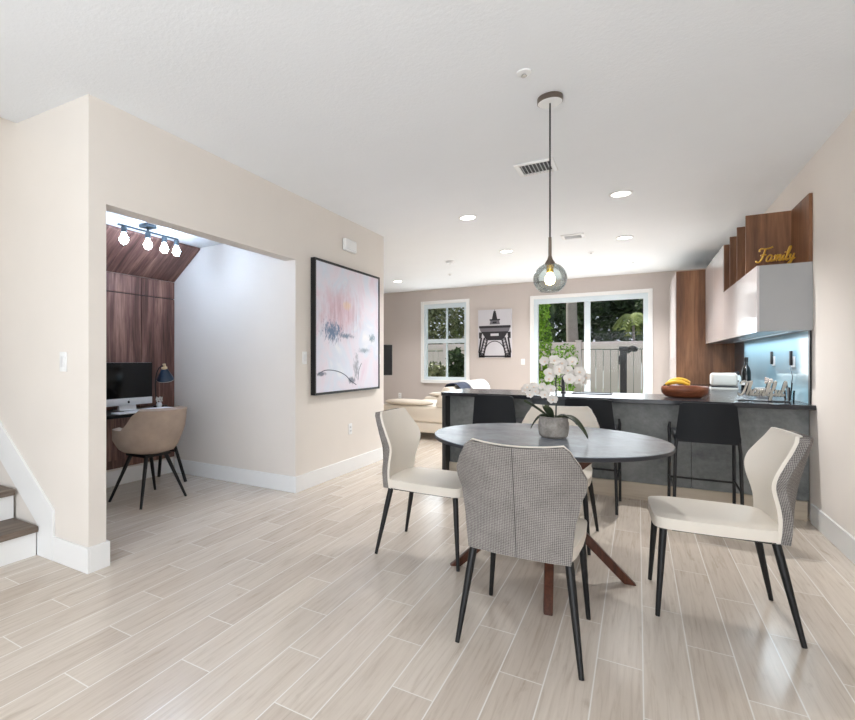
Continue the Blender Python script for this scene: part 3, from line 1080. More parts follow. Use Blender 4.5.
# ------------------------------------------------------------------ bar / kitchen peninsula
bar = thing('breakfast_bar', 'slate grey breakfast bar base under the dark worktop', 'kitchen island', (-.29, 5.2, 0))
ox, oy = -.29, 5.2
pan = [(-1.658, -.86, 'bar'), (-.858, -.55, 'bar_dark'), (-.548, .372, 'bar'), (.374, 1.085, 'bar')]
for a, b, mm in pan:
    o = MB().box(a + .001 - ox, b - .001 - ox, 5.08 - oy, 5.12 - oy, .142, .834).build('front_panel', M[mm], bar, False)
    if mm == 'bar_dark':
        o['label'] = 'darker slate front panel'
MB().box(-1.695 - ox, -1.66 - ox, 4.94 - oy, 5.72 - oy, 0, .834).build('end_panel', M['black_panel'], bar, False)
MB().box(-1.658 - ox, 1.07 - ox, 5.055 - oy, 5.10 - oy, 0, .141).build('plinth', M['kick'], bar, False)
MB().box(-1.655 - ox, .44 - ox, 5.13 - oy, 5.70 - oy, .10, .834).build('carcass', M['gloss_grey'], bar, False)
# worktop
wt = MB()
wt.prism([(-1.70, 4.92, .836), (1.088, 4.92, .836), (1.088, 8.455, .836), (.45, 8.455, .836), (.45, 5.74, .836), (-1.70, 5.74, .836)], (0, 0, .036), .003)
tag(wt.build('worktop', M['counter'], None, False), 'dark stone L-shaped worktop running over the bar and along the right wall', 'worktop')
bc = thing('base_cabinet', 'grey kitchen base cabinet run along the right wall under the worktop', 'cabinet', (.77, 7.1, 0))
MB().box(-.28, .318, -1.34, 1.35, .1, .834).build('carcass', M['gloss_grey'], bc, False)
MB().box(-.22, .3, -1.34, 1.35, 0, .099).build('plinth', M['dark'], bc, False)
for i in range(4):
    y0 = -1.34 + i * .6725
    dd = MB().box(-.30, -.281, y0 + .002, y0 + .67, .105, .83, .001).build('door', M['gloss_white'], bc, False)
    MB().box(-.315, -.301, y0 + .1, y0 + .57, .79, .80).build('handle', M['chrome'], dd, False)
# sink + faucet
sk = thing('sink', 'dark sink rim let into the bar worktop behind the orchid', 'sink', (-.38, 5.52, .872))
MB().box(-.17, .17, -.14, -.125, .0005, .006).box(-.17, .17, .125, .14, .0005, .006).box(-.17, -.155, -.125, .125, .0005, .006).box(.155, .17, -.125, .125, .0005, .006).build('rim', M['dark'], sk, False)
MB().box(-.154, .154, -.124, .124, .0005, .002).build('basin', M['chrome_dark'], sk, False)
fa = thing('faucet', 'dark kitchen faucet standing beside the sink on the worktop', 'faucet', (-.63, 5.46, .8725))
MB().lathe([(0, 0), (.024, 0), (.024, .01), (.017, .015), (0, .015)], 20).build('base', M['dark'], fa)
MB().tube(spline([(0, 0, .012), (0, 0, .12), (0.005, .01, .165), (.02, .05, .18), (.03, .09, .17), (.03, .1, .15)]), .014, 12).build('spout', M['dark'], fa)
MB().tube([(0, -.02, .06), (-.04, -.03, .075)], .006, 8).build('handle', M['dark'], fa)


# bar stools
def bar_stool(label, loc):
    t = thing('bar_stool', label, 'stool', loc, 0, 'black bar stools along the bar')
    MB().box(-.195, .195, -.19, .205, .615, .66, .014, 3).build('seat', M['stool'], t)
    A, B = [], []
    for j in range(12):
        v = j / 11
        z = .617 + (.893 - .617) * v
        hw = .188 + (.160 - .188) * v
        ra, rb = [], []
        for i in range(13):
            u = -1 + i / 6
            y = -.215 - .03 * v + .02 * u * u
            zz = z - (.012 * (1 - u * u) if v < .01 else 0)
            r_ = .012 if (v > .95 and abs(u) > .95) else 0
            ra.append(Vector((hw * u, y, zz - r_)))
            rb.append(Vector((hw * u * 1.01, y - .022, zz - r_)))
        A.append(ra)
        B.append(rb)
    MB().shell(A, B).build('backrest', M['stool'], t, True, 50)
    for sx in (-1, 1):
        MB().tube([(.17 * sx, -.205, .70), (.186 * sx, -.215, .55), (.197 * sx, -.228, 0)], .0105, 10).build('leg', M['black'], t)
        MB().tube([(.200 * sx, .222, .70), (.2055 * sx, .218, .66), (.204 * sx, .218, .5), (.207 * sx, .226, 0)], [.008, .011, .0105, .0105], 10).build('leg', M['black'], t)
        MB().tube([(.193 * sx, -.22, .27), (.2055 * sx, .222, .27)], .007, 8).build('side_rail', M['black'], t)
    MB().tube([(-.205, .222, .255), (.205, .222, .255)], .008, 8).build('footrest', M['black'], t)
    MB().box(-.19, .19, -.2, .215, .60, .614).build('seat_frame', M['black'], t)
    return t


s0 = bar_stool('black bar stool at the left end of the bar, left of the orchid', (-1.066, 4.69, 0))
dup(s0, (-.336, 4.69, 0), 0, 'black bar stool behind the dining table, between the orchid and bare bar front')
dup(s0, (.42, 4.69, 0), 0, 'black bar stool at the right part of the bar, below the fruit bowl')

# ------------------------------------------------------------------ right wall kitchen
tc_ = thing('tall_cabinet', 'floor-standing tall cabinet with brown oak side and white front by the back wall', 'cabinet', (.767, 9.2, 0))
MB().box(-.315, .32, -.74, -.72, 0, 2.43).build('side_panel', M['oak'], tc_, False)
MB().box(-.30, .32, -.719, .75, .0, 2.43).build('carcass', M['gloss_grey'], tc_, False)
for i, (z0, z1) in enumerate(((.02, 1.2), (1.205, 2.428))):
    for y0, y1 in ((-.738, -.002), (.002, .75)):
        MB().box(-.325, -.301 - .015, y0 if y0 > -.7 else -.719, y1, z0, z1, .002).build('door', M['gloss_white'], tc_, False)

uc = thing('wall_cabinet', 'long glossy white wall cabinet with open oak shelf on the right wall', 'cabinet', (WX, 6.7, 1.42))
u0, u1 = 5.01 - 6.7, 8.45 - 6.7
MB().box(-.295, -.001, u0 + .019, u1, .02, .499).build('carcass', M['gloss_grey'], uc, False)
MB().box(-.3, -.001, u0, u0 + .018, .0, .505).build('end_panel', M['gloss_grey'], uc, False)
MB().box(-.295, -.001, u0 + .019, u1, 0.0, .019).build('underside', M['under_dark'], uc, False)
MB().box(-.295, -.001, u0 + .019, u1, .5, .505).build('shelf', M['oak'], uc, False)
ds = [u0, u0 + .86, u0 + 1.787, u0 + 2.62, u1]
for a, b in zip(ds[:-1], ds[1:]):
    hi = .505 if a < u0 + 1.7 else 1.012
    MB().box(-.316, -.3005, a + .0015, b - .0015, -.004, hi if hi < .6 else 1.012, .001).build('door', M['gloss_white'], uc, False)
MB().box(-.295, -.001, u0 + 1.787, u1, .506, 1.010).build('upper_carcass', M['gloss_grey'], uc, False)
MB().box(-.022, -.001, u0, u0 + 1.786, .506, 1.012).build('back_panel', M['oak'], uc, False)
for y in (5.50, 5.94, 6.36, 6.762):
    MB().box(-.312, -.023, y - 6.7, y - 6.7 + .02, .506, 1.010).build('divider', M['oak'], uc, False)

bs = thing('backsplash', 'pale blue glass backsplash lit from above behind the worktop', 'backsplash', (WX, 6.7, .873))
MB().box(-.008, -.001, 5.075 - 6.7, 7.75 - 6.7, 0.0, .545).build('glass_panel', M['splash'], bs, False)
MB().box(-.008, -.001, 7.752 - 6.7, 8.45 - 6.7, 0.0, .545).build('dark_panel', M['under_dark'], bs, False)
MB().box(-.012, -.001, 5.035 - 6.7, 5.074 - 6.7, 0.0, .55).build('edge_trim', M['black'], bs, False)
# lamp strip below the wall cabinet
ul = thing('cabinet_light', 'slim light strip under the wall cabinet shining on the blue backsplash', 'light', (WX - .10, 6.45, 1.4135))
MB().box(-.012, .012, -1.3, 1.3, 0, .006).build('housing', M['alu'], ul, False)
light('cabinet_light_beam', 'AREA', (WX - .10, 6.45, 1.41), (0, R(12), 0), 9, (.8, .92, 1), shape='RECTANGLE', size=.03, size_y=2.5)


# outlets on the splash
def splash_outlet(label, y, z, cable):
    t = thing('power_outlet', label, 'outlet', (WX - .0085, y, z), R(180))
    MB().box(.0005, .006, -.06, .06, -.045, .045, .002).build('plate', M['alu'], t)
    MB().box(.0065, .024, -.03, .0, -.03, .09, .004).build('plug', M['black'], t)
    if cable:
        MB().tube(spline([(.02, -.018, -.05), (.015, .01, -.09), (.012, .02, -.13), (.012, -.01, -.18), (.012, -.015, -.235)]), .0025, 6).build('cable', M['chrome_dark'], t)


splash_outlet('outlet with black plug and hanging cable at the near end of the backsplash', 5.50, 1.185, True)
splash_outlet('wall outlet with a black plug in the middle of the backsplash', 6.2, 1.19, False)


# script signs
def sign(name, label, word, strokes, mat, loc, size, rad, depth, backmat=None, slant=.28, width=1.0):
    t = thing(name, label, 'sign', loc)
    for ch_name, sl in strokes:
        mb = MB()
        for stt in sl:
            pts = [Vector(((x * width + y * slant) * size, 0, y * size)) for x, y in stt]
            sp2 = spline(pts, 5)
            mb.tube(sp2, rad, 8, True, (1, depth / rad) if False else None)
        o = mb.build('letter', mat, t)
        if backmat is not None:
            mb = MB()
            for stt in sl:
                mb.tube(spline([Vector(((x * width + y * slant) * size, .016, y * size)) for x, y in stt], 5), rad * 1.25, 8)
            mb.build('letter_side', backmat, o)
    return t


LET = {
    'F': [[(.05, .78), (.0, .9), (.12, 1.0), (.4, .96), (.75, 1.0), (.95, 1.08)], [(.45, .96), (.42, .6), (.36, .2), (.22, .0), (.02, .02), (-.02, .12)], [(.2, .5), (.45, .54), (.62, .52)]],
    'T': [[(.0, .80), (.02, .95), (.2, 1.0), (.5, .95), (.85, 1.02)], [(.45, .96), (.42, .6), (.34, .2), (.2, .02), (.02, .06), (.04, .16)]],
    'a': [[(.38, .40), (.2, .48), (.04, .3), (.06, .06), (.22, .02), (.36, .22), (.40, .42), (.36, .12), (.44, .02), (.58, .14)]],
    'm': [[(.0, .3), (.08, .44), (.1, .3), (.06, .02), (.12, .3), (.24, .45), (.28, .3), (.24, .02), (.3, .3), (.42, .45), (.47, .3), (.44, .06), (.52, .02), (.62, .14)]],
    'n': [[(.0, .3), (.08, .44), (.1, .3), (.06, .02), (.12, .3), (.26, .45), (.31, .3), (.28, .06), (.36, .02), (.48, .14)]],
    'i': [[(.0, .14), (.1, .42), (.07, .12), (.14, .02), (.26, .14)], [(.15, .58), (.16, .62), (.17, .58)]],
    'l': [[(.0, .14), (.16, .6), (.2, .95), (.1, .98), (.06, .6), (.07, .12), (.15, .02), (.28, .14)]],
    'y': [[(.0, .3), (.05, .44), (.08, .14), (.2, .06), (.3, .4), (.3, .42), (.26, .0), (.16, -.34), (.02, -.3), (.14, -.08), (.44, .16)]],
    'h': [[(.0, .14), (.16, .6), (.18, .95), (.08, .96), (.06, .6), (.05, .02), (.1, .3), (.24, .44), (.29, .3), (.27, .06), (.34, .02), (.46, .14)]],
    'k': [[(.0, .14), (.16, .6), (.18, .95), (.08, .96), (.06, .6), (.05, .02), (.1, .28), (.26, .44), (.28, .32), (.1, .24), (.22, .06), (.3, .02), (.42, .14)]],
    'f': [[(.0, .14), (.18, .6), (.2, .95), (.1, .96), (.08, .5), (.05, -.25), (.12, -.3), (.14, .0), (.34, .14)]],
    'u': [[(.0, .3), (.06, .44), (.06, .12), (.14, .02), (.28, .2), (.32, .44), (.3, .12), (.36, .02), (.48, .14)]],
}
ADV = {'F': .72, 'T': .62, 'a': .56, 'm': .60, 'n': .46, 'i': .26, 'l': .27, 'y': .44, 'h': .44, 'k': .40, 'f': .32, 'u': .46}


def word_strokes(wd):
    x = 0
    out = []
    for c in wd:
        out.append((c, [[(px + x, py) for px, py in stt] for stt in LET[c]]))
        x += ADV[c]
    return out, x


ws, wl = word_strokes('Family')
sgn = sign('script_sign', 'gold script sign reading Family on top of the wall cabinet', 'Family', ws, M['gold'], (.795, 5.17, 1.9325), .105, .0062, .01, None, .22, .225 / (wl * .105))
for o in sgn.children:
    o.scale = (1, 1.8, 1)
    o.location.z = .042
MB().box(0, .24, -.006, .012, .0, .005, .001).build('base', M['gold'], sgn, False)
ws, wl = word_strokes('Thankful')
sgn2 = sign('script_sign', 'silver script sign reading Thankful at the right end of the bar worktop', 'Thankful', ws, M['silver'], (.685, 5.17, .8725), .112, .0062, .01, M['black'], .2, .275 / (wl * .112))
for o in sgn2.children:
    o.location.z = .044
MB().box(-.005, .31, -.012, .026, .0, .008, .001).build('base', M['black'], sgn2, False)
MB().box(.299, .31, -.012, .026, .0105, .115, .001).build('end_block', M['black'], sgn2, False)

# ------------------------------------------------------------------ worktop items
CT = .8725
bo = thing('fruit_bowl', 'long brown wooden bowl of bananas on the bar worktop', 'bowl', (.345, 5.36, CT))
prof = [(0, 0), (.11, 0), (.145, .012), (.168, .04), (.174, .07), (.171, .092), (.163, .1), (.152, .096), (.146, .06), (.11, .03), (0, .026)]
MB().lathe(prof, 48, (0, 0, 0), 1, .66).build('bowl', M['bowl_wood'], bo)
rimm = MB()
bo.children[-1].name = 'bowl_body'


def banana(label, loc, rotz, tilt, L=.19):
    t = thing('banana', label, 'banana', loc, rotz, 'bananas in the wooden bowl')
    pts, rs = [], []
    for i in range(15):
        k = i / 14
        a = (k - .5) * 1.5
        p = Vector((math.sin(a) * L * .62, 0, (math.cos(a) - .73) * L * .55))
        p = Matrix.Rotation(tilt, 3, 'X') @ p
        pts.append(p)
        rs.append(.0175 * (math.sin(math.pi * (.1 + .8 * k)) ** .5))
    MB().tube(pts, rs, 7).build('peel', M['banana'], t)
    d = (pts[0] - pts[1]).normalized()
    MB().tube([pts[0], pts[0] + d * .02], [.008, .006], 7).build('stalk', M['banana_tip'], t)
    return t


banana('yellow banana lying on top of the bunch in the wooden bowl', (.305, 5.375, CT + .128), R(8), R(0), .19)
banana('yellow banana at the front of the bowl, its dark stalk over the rim', (.288, 5.33, CT + .112), R(-4), R(25), .19)
banana('yellow banana at the back of the bowl, mostly behind the other two', (.312, 5.42, CT + .108), R(10), R(-30), .18)

to = thing('toaster', 'white toaster with a dark slot on the worktop by the oak cabinet side', 'toaster', (.80, 7.0, CT))
MB().box(-.115, .115, -.085, .085, .04, .185, .03, 4).build('body', M['cream'], to)
MB().box(-.117, .117, -.087, .087, .0, .026, .004).build('base', M['cream'], to)
MB().box(-.113, .113, -.083, .083, .0265, .0395).build('band', M['dark'], to, False)
MB().box(-.1, .1, -.035, -.012, .1855, .1875).box(-.1, .1, .012, .035, .1855, .1875).build('slot', M['dark'], to, False)
MB().box(.116, .133, -.012, .012, .09, .105, .003).build('lever', M['dark'], to)
bt = thing('wine_bottle', 'dark glass bottle between the toaster and the blue backsplash', 'bottle', (.98, 6.9, CT))
MB().lathe([(0, 0), (.038, 0), (.040, .01), (.040, .20), (.03, .245), (.0145, .275), (.0135, .335), (.016, .34), (.016, .355), (0, .355)], 24).build('glass', M['bottle'], bt)
MB().lathe([(.0405, .06), (.0408, .06), (.0408, .09), (.0405, .09)], 24, close=True).build('bottle_label', M['ceramic'], bt)
MB().lathe([(.0166, .31), (.017, .31), (.0172, .357), (0, .359), (0, .3565)], 20).build('capsule', M['black'], bt)
bt2 = thing('spray_bottle', 'slim white bottle standing between the toaster and the dark bottle', 'bottle', (.95, 7.2, CT))
MB().lathe([(0, 0), (.026, 0), (.028, .01), (.028, .13), (.016, .155), (0, .155)], 20).build('body', M['ceramic'], bt2)
MB().lathe([(0, .1555), (.013, .1555), (.013, .2), (0, .2)], 16).build('cap', M['dark'], bt2)
ja = thing('planter', 'white ribbed pot with dried flowers behind the script sign on the worktop', 'plant pot', (.93, 5.70, CT))
jm = MB()
seg = 48
rings = []
for r_, z in [(.045, 0), (.055, .01), (.06, .06), (.06, .085), (.053, .085), (.05, .03)]:
    rings.append([jm.bm.verts.new((r_ * (1 + (.03 if k % 4 < 2 else -.03) * (r_ > .05)) * math.cos(2 * math.pi * k / seg), r_ * (1 + (.03 if k % 4 < 2 else -.03) * (r_ > .05)) * math.sin(2 * math.pi * k / seg), z)) for k in range(seg)])
for a, b in zip(rings[:-1], rings[1:]):
    for k in range(seg):
        jm.bm.faces.new((a[k], a[(k + 1) % seg], b[(k + 1) % seg], b[k]))
jm.bm.faces.new(rings[0][::-1])
jm.bm.faces.new(rings[-1])
jm.build('pot', M['ceramic'], ja)
fm = MB()
for i in range(26):
    a = i * 2.4
    fm.ball((.03 + .022 * math.cos(a), .02 * math.sin(a), .135 + .012 * math.sin(a * 1.7) + .001 * i), .008, 6)
fm.build('dried_flower', plain('dried_blossom', (196, 178, 168), .8), ja)
sm_ = MB()
for dx in (-.012, 0, .012):
    sm_.tube([(dx * .3, 0, .031), (.03 + dx, 0, .13)], .0022, 6)
sm_.build('flower_stem', M['stem'], ja)
MB().lathe([(0, .060), (.052, .060), (.052, .066), (0, .07)], 24).build('moss', M['soil'], ja)
tu = thing('glass_tumbler', 'clear glass holding two short black sticks at the near end of the backsplash', 'glass', (1.02, 5.32, CT))
MB().lathe([(0, 0), (.03, 0), (.034, .085), (.031, .085), (.028, .006), (0, .006)], 24).build('glass', M['tumbler'], tu)
for dx in (-.012, .012):
    MB().tube([(dx * .6, dx * .5, .008), (dx * 1.6, dx * 1.3, .145)], .0045, 8).build('stick', M['black'], tu)

# ------------------------------------------------------------------ living area
so_ = thing('sofa', 'cream leather sofa behind the left end of the bar', 'sofa', (-2.85, 8.2, 0))
MB().box(-.62, .58, -1.1, 1.1, .11, .26, .02, 3).build('base', M['sofa'], so_)
for x in (-.52, .48):
    for y in (-1.0, 1.0):
        MB().tube([(x, y, .11), (x, y, 0)], [.03, .022], 10).build('leg', M['black'], so_)
MB().box(-.60, .25, -.86, -.01, .262, .46, .05, 4).build('seat_cushion', M['sofa'], so_)
MB().box(-.60, .25, .0, .86, .262, .46, .05, 4).build('seat_cushion', M['sofa'], so_)
for y0, y1 in ((-1.1, -.865), (.865, 1.1)):
    ar = MB().box(-.62, .56, y0, y1, .262, .50, .04, 4).build('arm', M['sofa'], so_)
    MB().ball((-.16, (y0 + y1) / 2, .545), 1, 24, (.40, .14, .052)).build('arm_pad', M['sofa'], ar)
for y0, y1 in ((-.86, -.005), (.005, .86)):
    MB().prism([(.255, y0, .30), (.57, y0, .30), (.585, y0, .60), (.53, y0, .79), (.40, y0, .80), (.33, y0, .60)], (0, y1 - y0, 0), .045).build('back_cushion', M['sofa'], so_)
MB().prism([(.30, -1.1, .503), (.57, -1.1, .503), (.585, -1.1, .66), (.53, -1.1, .80), (.42, -1.1, .80), (.34, -1.1, .62)], (0, .234, 0), .03).build('headrest', M['sofa'], so_)
th = MB()
A, B = [], []
path = [(.33, .715), (.37, .812), (.45, .835), (.53, .825), (.61, .74), (.64, .60)]
pp = spline([(x, 0, z) for x, z in path], 4)
for p in pp:
    A.append([Vector((p.x, -.80 + .5 * k / 8, p.z + .004 * math.sin(k * 1.7))) for k in range(9)])
    B.append([Vector((p.x + .004, -.80 + .5 * k / 8, p.z + .012 + .004 * math.sin(k * 1.7))) for k in range(9)])
tag(th.shell(A, B).build('throw_blanket', M['navy'], loc=(-2.85, 8.2, 0)), 'dark blue throw folded over the back of the cream sofa', 'blanket')
th = MB()
A, B = [], []
for p in pp:
    A.append([Vector((p.x, -.24 + 1.05 * k / 8, p.z + .008 + .004 * math.sin(k * 1.7))) for k in range(9)])
    B.append([Vector((p.x + .004, -.24 + 1.05 * k / 8, p.z + .02 + .004 * math.sin(k * 1.7))) for k in range(9)])
tag(th.shell(A, B).build('throw_blanket', M['paper'], loc=(-2.85, 8.2, 0)), 'white blanket over the far part of the cream sofa back', 'blanket')

tv = thing('television', 'black television on a floor stand at the left edge of the living area', 'television', (-4.37, 8.55, 0), R(-30))
MB().box(-.03, .02, -.52, .52, .90, 1.50, .006).build('housing', M['black'], tv)
MB().box(.0205, .024, -.505, .505, .915, 1.485).build('screen', M['screen'], tv, False)
MB().tube([(-.05, 0, 1.2), (-.05, 0, .04)], .025, 12).build('pole', M['black'], tv)
for y in (-1, 1):
    MB().tube([(-.05, 0, .45), (.1, .36 * y, .012)], .012, 8).build('leg', M['black'], tv)
MB().tube([(-.05, 0, .3), (-.3, 0, .012)], .012, 8).build('leg', M['black'], tv)

# tower print on the back wall
ef = thing('tower_print', 'grey print of an iron lattice tower seen from below on the back wall', 'picture', (-2.74, BY, 1.25))
EW, EH = .65, .955
MB().box(0, EW, -.03, -.001, 0, EH).build('canvas', M['print_sky'], ef, False)
pr, pm = MB(), MB()
sx_, sz_ = EW, EH


def pl(mb, pts, lift=.0):
    mb.prism([(x * sx_, -.0305 - lift, z * sz_) for x, z in pts], (0, -.001, 0))


def bar2(mb, a, b, w_, lift=0):
    a, b = Vector((a[0] * sx_, a[1] * sz_)), Vector((b[0] * sx_, b[1] * sz_))
    d = (b - a).normalized()
    n_ = Vector((-d.y, d.x)) * w_ / 2
    q = [a + n_, a - n_, b - n_, b + n_]
    mb.prism([(p.x, -.0305 - lift, p.y) for p in q], (0, -.001, 0))


pl(pr, [(.47, .97), (.53, .97), (.58, .80), (.42, .80)])
pl(pr, [(.495, 1.0), (.505, 1.0), (.51, .95), (.49, .95)])
pl(pr, [(.35, .80), (.66, .80), (.66, .77), (.35, .77)])
pl(pm, [(.38, .77), (.63, .77), (.66, .69), (.35, .69)])
pl(pr, [(.44, .75), (.56, .75), (.56, .71), (.44, .71)], .0011)
pl(pr, [(.03, .665), (.97, .665), (.97, .615), (.03, .615)])
pl(pm, [(.05, .615), (.95, .615), (.92, .54), (.08, .54)])
pl(pr, [(.10, .54), (.90, .54), (.74, .36), (.26, .36)])
pl(pr, [(.03, .53), (.13, .53), (.10, .40), (.03, .40)])
pl(pr, [(.97, .53), (.87, .53), (.90, .40), (.97, .40)])
ap = MB()
pl(ap, [(.38, .50), (.62, .50), (.62, .45), (.38, .45)], .0011)
ap.build('opening', M['print_sky'], ef, False)
for sgn_ in (1, -1):
    m_ = lambda x: .5 + sgn_ * x
    for a, b in (((.30, .42), (.44, .04)), ((.22, .38), (.34, .04)), ((.40, .42), (.47, .10))):
        bar2(pr, (m_(a[0]), a[1]), (m_(b[0]), b[1]), .034)
    for k in range(6):
        t0, t1 = k / 6, (k + 1) / 6
        p0 = (m_(.22 + .12 * t0), .38 - .34 * t0)
        p1 = (m_(.30 + .14 * t1), .42 - .38 * t1)
        q0 = (m_(.30 + .14 * t0), .42 - .38 * t0)
        q1 = (m_(.22 + .12 * t1), .38 - .34 * t1)
        bar2(pm, p0, p1, .009, .0011)
        bar2(pm, q0, q1, .009, .0011)
    pl(pr, [(m_(.48), .11), (m_(.30), .09), (m_(.30), .0), (m_(.48), .0)])
arc = [(.5 + .30 * math.cos(a), .09 + .25 * math.sin(a)) for a in [math.pi * i / 20 for i in range(21)]]
for a, b in zip(arc[:-1], arc[1:]):
    bar2(pr, a, b, .016)
pl(pr, [(.02, .04), (.98, .04), (.98, .01), (.02, .01)])
pr.build('tower', M['print_dark'], ef, False)
pm.build('lattice', M['print_mid'], ef, False)

# ------------------------------------------------------------------ outdoors
struct('ground_lawn', MB().box(-14, 12, 10.36, 26, -.2, -.1), M['grass'])
struct('ground_patio', MB().box(-5, 3, 10.36, 12.6, -.099, -.03), M['patio'])
FY = 15.5
fn = thing('vinyl_fence', 'pale taupe vinyl privacy fence across the back garden', 'fence', (-3, FY, -.1))
xs = [-6.0 + 1.9 * i for i in range(7)]
for x0, x1 in zip(xs[:-1], xs[1:]):
    mb = MB()
    nb_ = 10
    for k in range(nb_):
        a = x0 + .07 + (x1 - x0 - .14) * k / nb_
        b = x0 + .07 + (x1 - x0 - .14) * (k + 1) / nb_
        mb.box(a + .007, b - .007, -.014, .014, .08, 1.58)
    mb.build('boards', M['fence'], fn, False)
    MB().box(x0 + .07, x1 - .07, -.03, .03, 1.60, 1.80, .008).build('top_rail', M['fence'], fn)
    MB().box(x0 + .07, x1 - .07, -.03, .03, .0, .075, .008).build('bottom_rail', M['fence'], fn)
for x in xs:
    p = MB().box(x - .065, x + .065, -.065, .065, 0, 1.82, .006).build('post', M['fence'], fn)
    MB().prism([(x - .08, -.08, 1.821), (x + .08, -.08, 1.821), (x + .08, .08, 1.821), (x - .08, .08, 1.821)], (0, 0, .03)).build('cap', M['fence'], p, False)

gp_ = thing('garden_post', 'dark garden post with a knobbed side arm in front of the fence', 'post', (-.273, 12.9, -.1))
MB().box(-.065, .065, -.065, .065, 0, 1.50, .008).build('post', M['dark'], gp_)
MB().box(-.085, .085, -.085, .085, 1.501, 1.60, .012).build('head', M['dark'], gp_)
MB().tube([(.07, 0, 1.46), (.13, 0, 1.52)], [.03, .04], 12).tube(spline([(.10, 0, 1.52), (.15, 0, 1.56), (.21, 0, 1.54), (.27, 0, 1.535)]), [.03 + .035 * math.sin(3.0 * i / 18) for i in range(19)], 12).build('side_arm', M['black'], gp_)
MB().box(-.09, -.066, -.05, .05, 1.2, 1.4, .006).build('bracket', M['dark'], gp_)


def foliage(mb, n, fn_, size, rnd, flat=.5):
    for _ in range(n):
        p, nr = fn_(rnd)
        s_ = size * rnd.uniform(.6, 1.3)
        ax = Vector((rnd.gauss(0, 1), rnd.gauss(0, 1), rnd.gauss(0, 1))).normalized()
        d = (nr * .9 + ax * .9).normalized()
        u = d.cross(Vector((rnd.gauss(0, 1), rnd.gauss(0, 1), rnd.gauss(0, 1)))).normalized()
        v = d.cross(u)
        a = p - u * s_
        b = p + v * s_ * .42 + d * s_ * .12
        c = p + u * s_
        e = p - v * s_ * .42 + d * s_ * .12
        mb.quad(a, b, c, e)


def crown(blobs):
    def f(rnd):
        b = rnd.choices(blobs, weights=[x[3] * x[5] for x in blobs])[0]
        c = Vector(b[:3])
        while True:
            q = Vector((rnd.uniform(-1, 1), rnd.uniform(-1, 1), rnd.uniform(-1, 1)))
            if .25 < q.length < 1:
                break
        q = q.normalized() * (q.length ** .45)
        return c + Vector((q.x * b[3], q.y * b[4], q.z * b[5])), q.normalized()
    return f


def tree(name, label, cat, loc, blobs, n, size, mat, trunk, seed, group=None):
    rnd = random.Random(seed)
    t = thing(name, label, cat, loc, 0, group)
    mb = MB()
    foliage(mb, n, crown(blobs), size, rnd)
    mb.build('foliage', mat, t, False)
    if trunk:
        MB().tube(spline([(0, 0, 0), (.05, 0, trunk[1] * .5), (0, .03, trunk[1])]), [trunk[0] * (1 - .4 * i / 12) for i in range(13)], 10).build('trunk', M['bark'], t)
    return t


tg = 'trees beyond the garden fence'
hz = -.1
tree('tree', 'dark dense tree beyond the fence, left half of the glazed door', 'tree', (-2.6, 17.9, hz), [(0, 0, 2.6, 1.3, .9, 1.5), (.8, .2, 3.6, 1.1, .9, 1.2)], 3800, .15, M['tree_a'], (.16, 2.6), 1, tg)
tree('tree', 'dark tree beyond the fence, in the right half of the glazed door', 'tree', (-.75, 20.2, hz), [(0, 0, 2.4, 1.4, .9, 1.5), (-.3, .1, 3.4, 1.0, .8, 1.0), (.6, 0, 3.6, .9, .8, .9)], 4200, .15, M['tree_a'], (.15, 2.5), 2, tg)
tree('tree', 'dark tree beyond the fence at the right edge of the glazed door', 'tree', (1.3, 18.3, hz), [(0, 0, 2.6, 1.4, .9, 1.7), (.2, 0, 3.9, 1.0, .8, .9)], 3600, .15, M['tree_a'], (.15, 2.5), 3, tg)
tree('tree', 'pale green tree beyond the fence, in the upper left of the window', 'tree', (-6.6, 17.6, hz), [(0, 0, 2.7, 1.1, .9, 1.6), (-.3, .1, 3.6, 1.0, .8, 1.0)], 3600, .12, M['tree_b'], (.14, 2.6), 4, tg)
tree('tree', 'pale green tree beyond the fence, in the upper right of the window', 'tree', (-5.3, 19.7, hz), [(0, 0, 2.8, 1.1, .9, 1.6), (.3, .1, 3.8, 1.0, .8, 1.0)], 3600, .12, M['tree_b'], (.14, 2.6), 5, tg)
tree('hedge', 'bright yellow-green climbing hedge just outside the left of the glazed door', 'hedge', (-1.95, 11.7, -.1), [(0, 0, .7, .33, .3, .7), (.02, 0, 1.7, .36, .3, .8), (0, 0, 2.4, .34, .3, .5)], 3400, .055, M['hedge'], (.03, 1.8), 6)
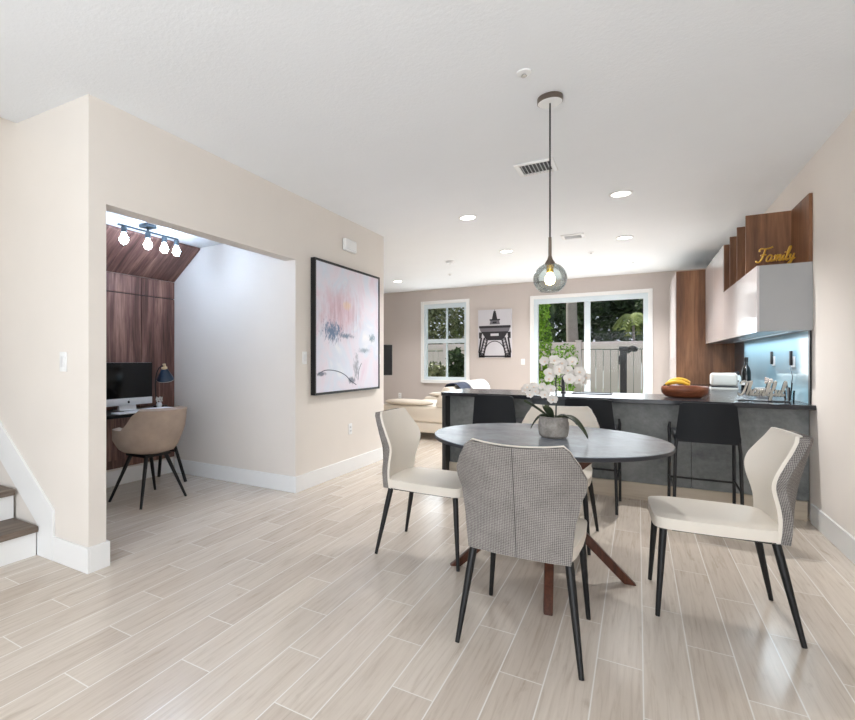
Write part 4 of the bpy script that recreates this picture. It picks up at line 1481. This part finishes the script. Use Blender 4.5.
tree('shrub', 'loose leafy shrub beside the bright hedge in front of the fence', 'shrub', (-1.5, 12.3, -.1), [(0, 0, .6, .3, .3, .6), (.12, 0, 1.35, .28, .25, .32)], 700, .05, M['hedge'], (.02, 1.2), 7)
tree('shrub', 'dark shrub against the fence, lower right of the window', 'shrub', (-3.98, 13.0, -.1), [(0, 0, .6, .36, .3, .65), (-.1, 0, 1.25, .22, .2, .35)], 620, .13, M['tree_a'], (.03, 1.0), 8)
tree('shrub', 'pale shrub against the fence, lower left of the window', 'shrub', (-4.45, 12.2, -.1), [(0, 0, .5, .34, .3, .55), (.1, 0, .95, .25, .2, .3)], 420, .12, M['tree_b'], (.03, .9), 9)
tk = thing('bare_tree', 'pale bare tree trunk standing beyond the fence in the left door pane', 'tree', (-1.66, 16.3, -.1))
MB().tube(spline([(0, 0, 0), (.03, 0, 1.5), (.0, 0, 3.0), (.05, 0, 5.2)]), [.19 - .004 * i for i in range(19)], 14).build('trunk', M['bark'], tk)
MB().tube([(.03, 0, 3.2), (.5, .1, 4.4)], [.09, .05], 10).build('branch', M['bark'], tk)
pt = thing('palm_tree', 'small palm with drooping fronds beyond the fence in the right door pane', 'tree', (-.1, 17.2, -.1))
MB().tube(spline([(0, 0, 0), (.02, 0, 1.2), (-.03, 0, 2.6)]), [.032] * 13, 10).build('trunk', M['bark'], pt)
rp = random.Random(5)
for i in range(13):
    a = i * 2.399
    up = rp.uniform(.25, .75)
    fr_ = MB()
    d = Vector((math.cos(a), math.sin(a), 0))
    sd_ = Vector((-d.y, d.x, 0))
    pts = [Vector((-.03, 0, 2.6)) + d * .48 * t + Vector((0, 0, up * .7 * t - .75 * t * t)) for t in [k / 10 for k in range(11)]]
    fr_.tube(pts, .008, 5)
    for p, q in zip(pts[:-1], pts[1:]):
        for sg in (-1, 1):
            m2 = (p + q) / 2
            fr_.quad(p, q, m2 + sd_ * sg * .13 + d * .09 - Vector((0, 0, .10)), m2 + sd_ * sg * .13 + d * .08 - Vector((0, 0, .10)))
    fr_.build('frond', M['palm'], pt, False)
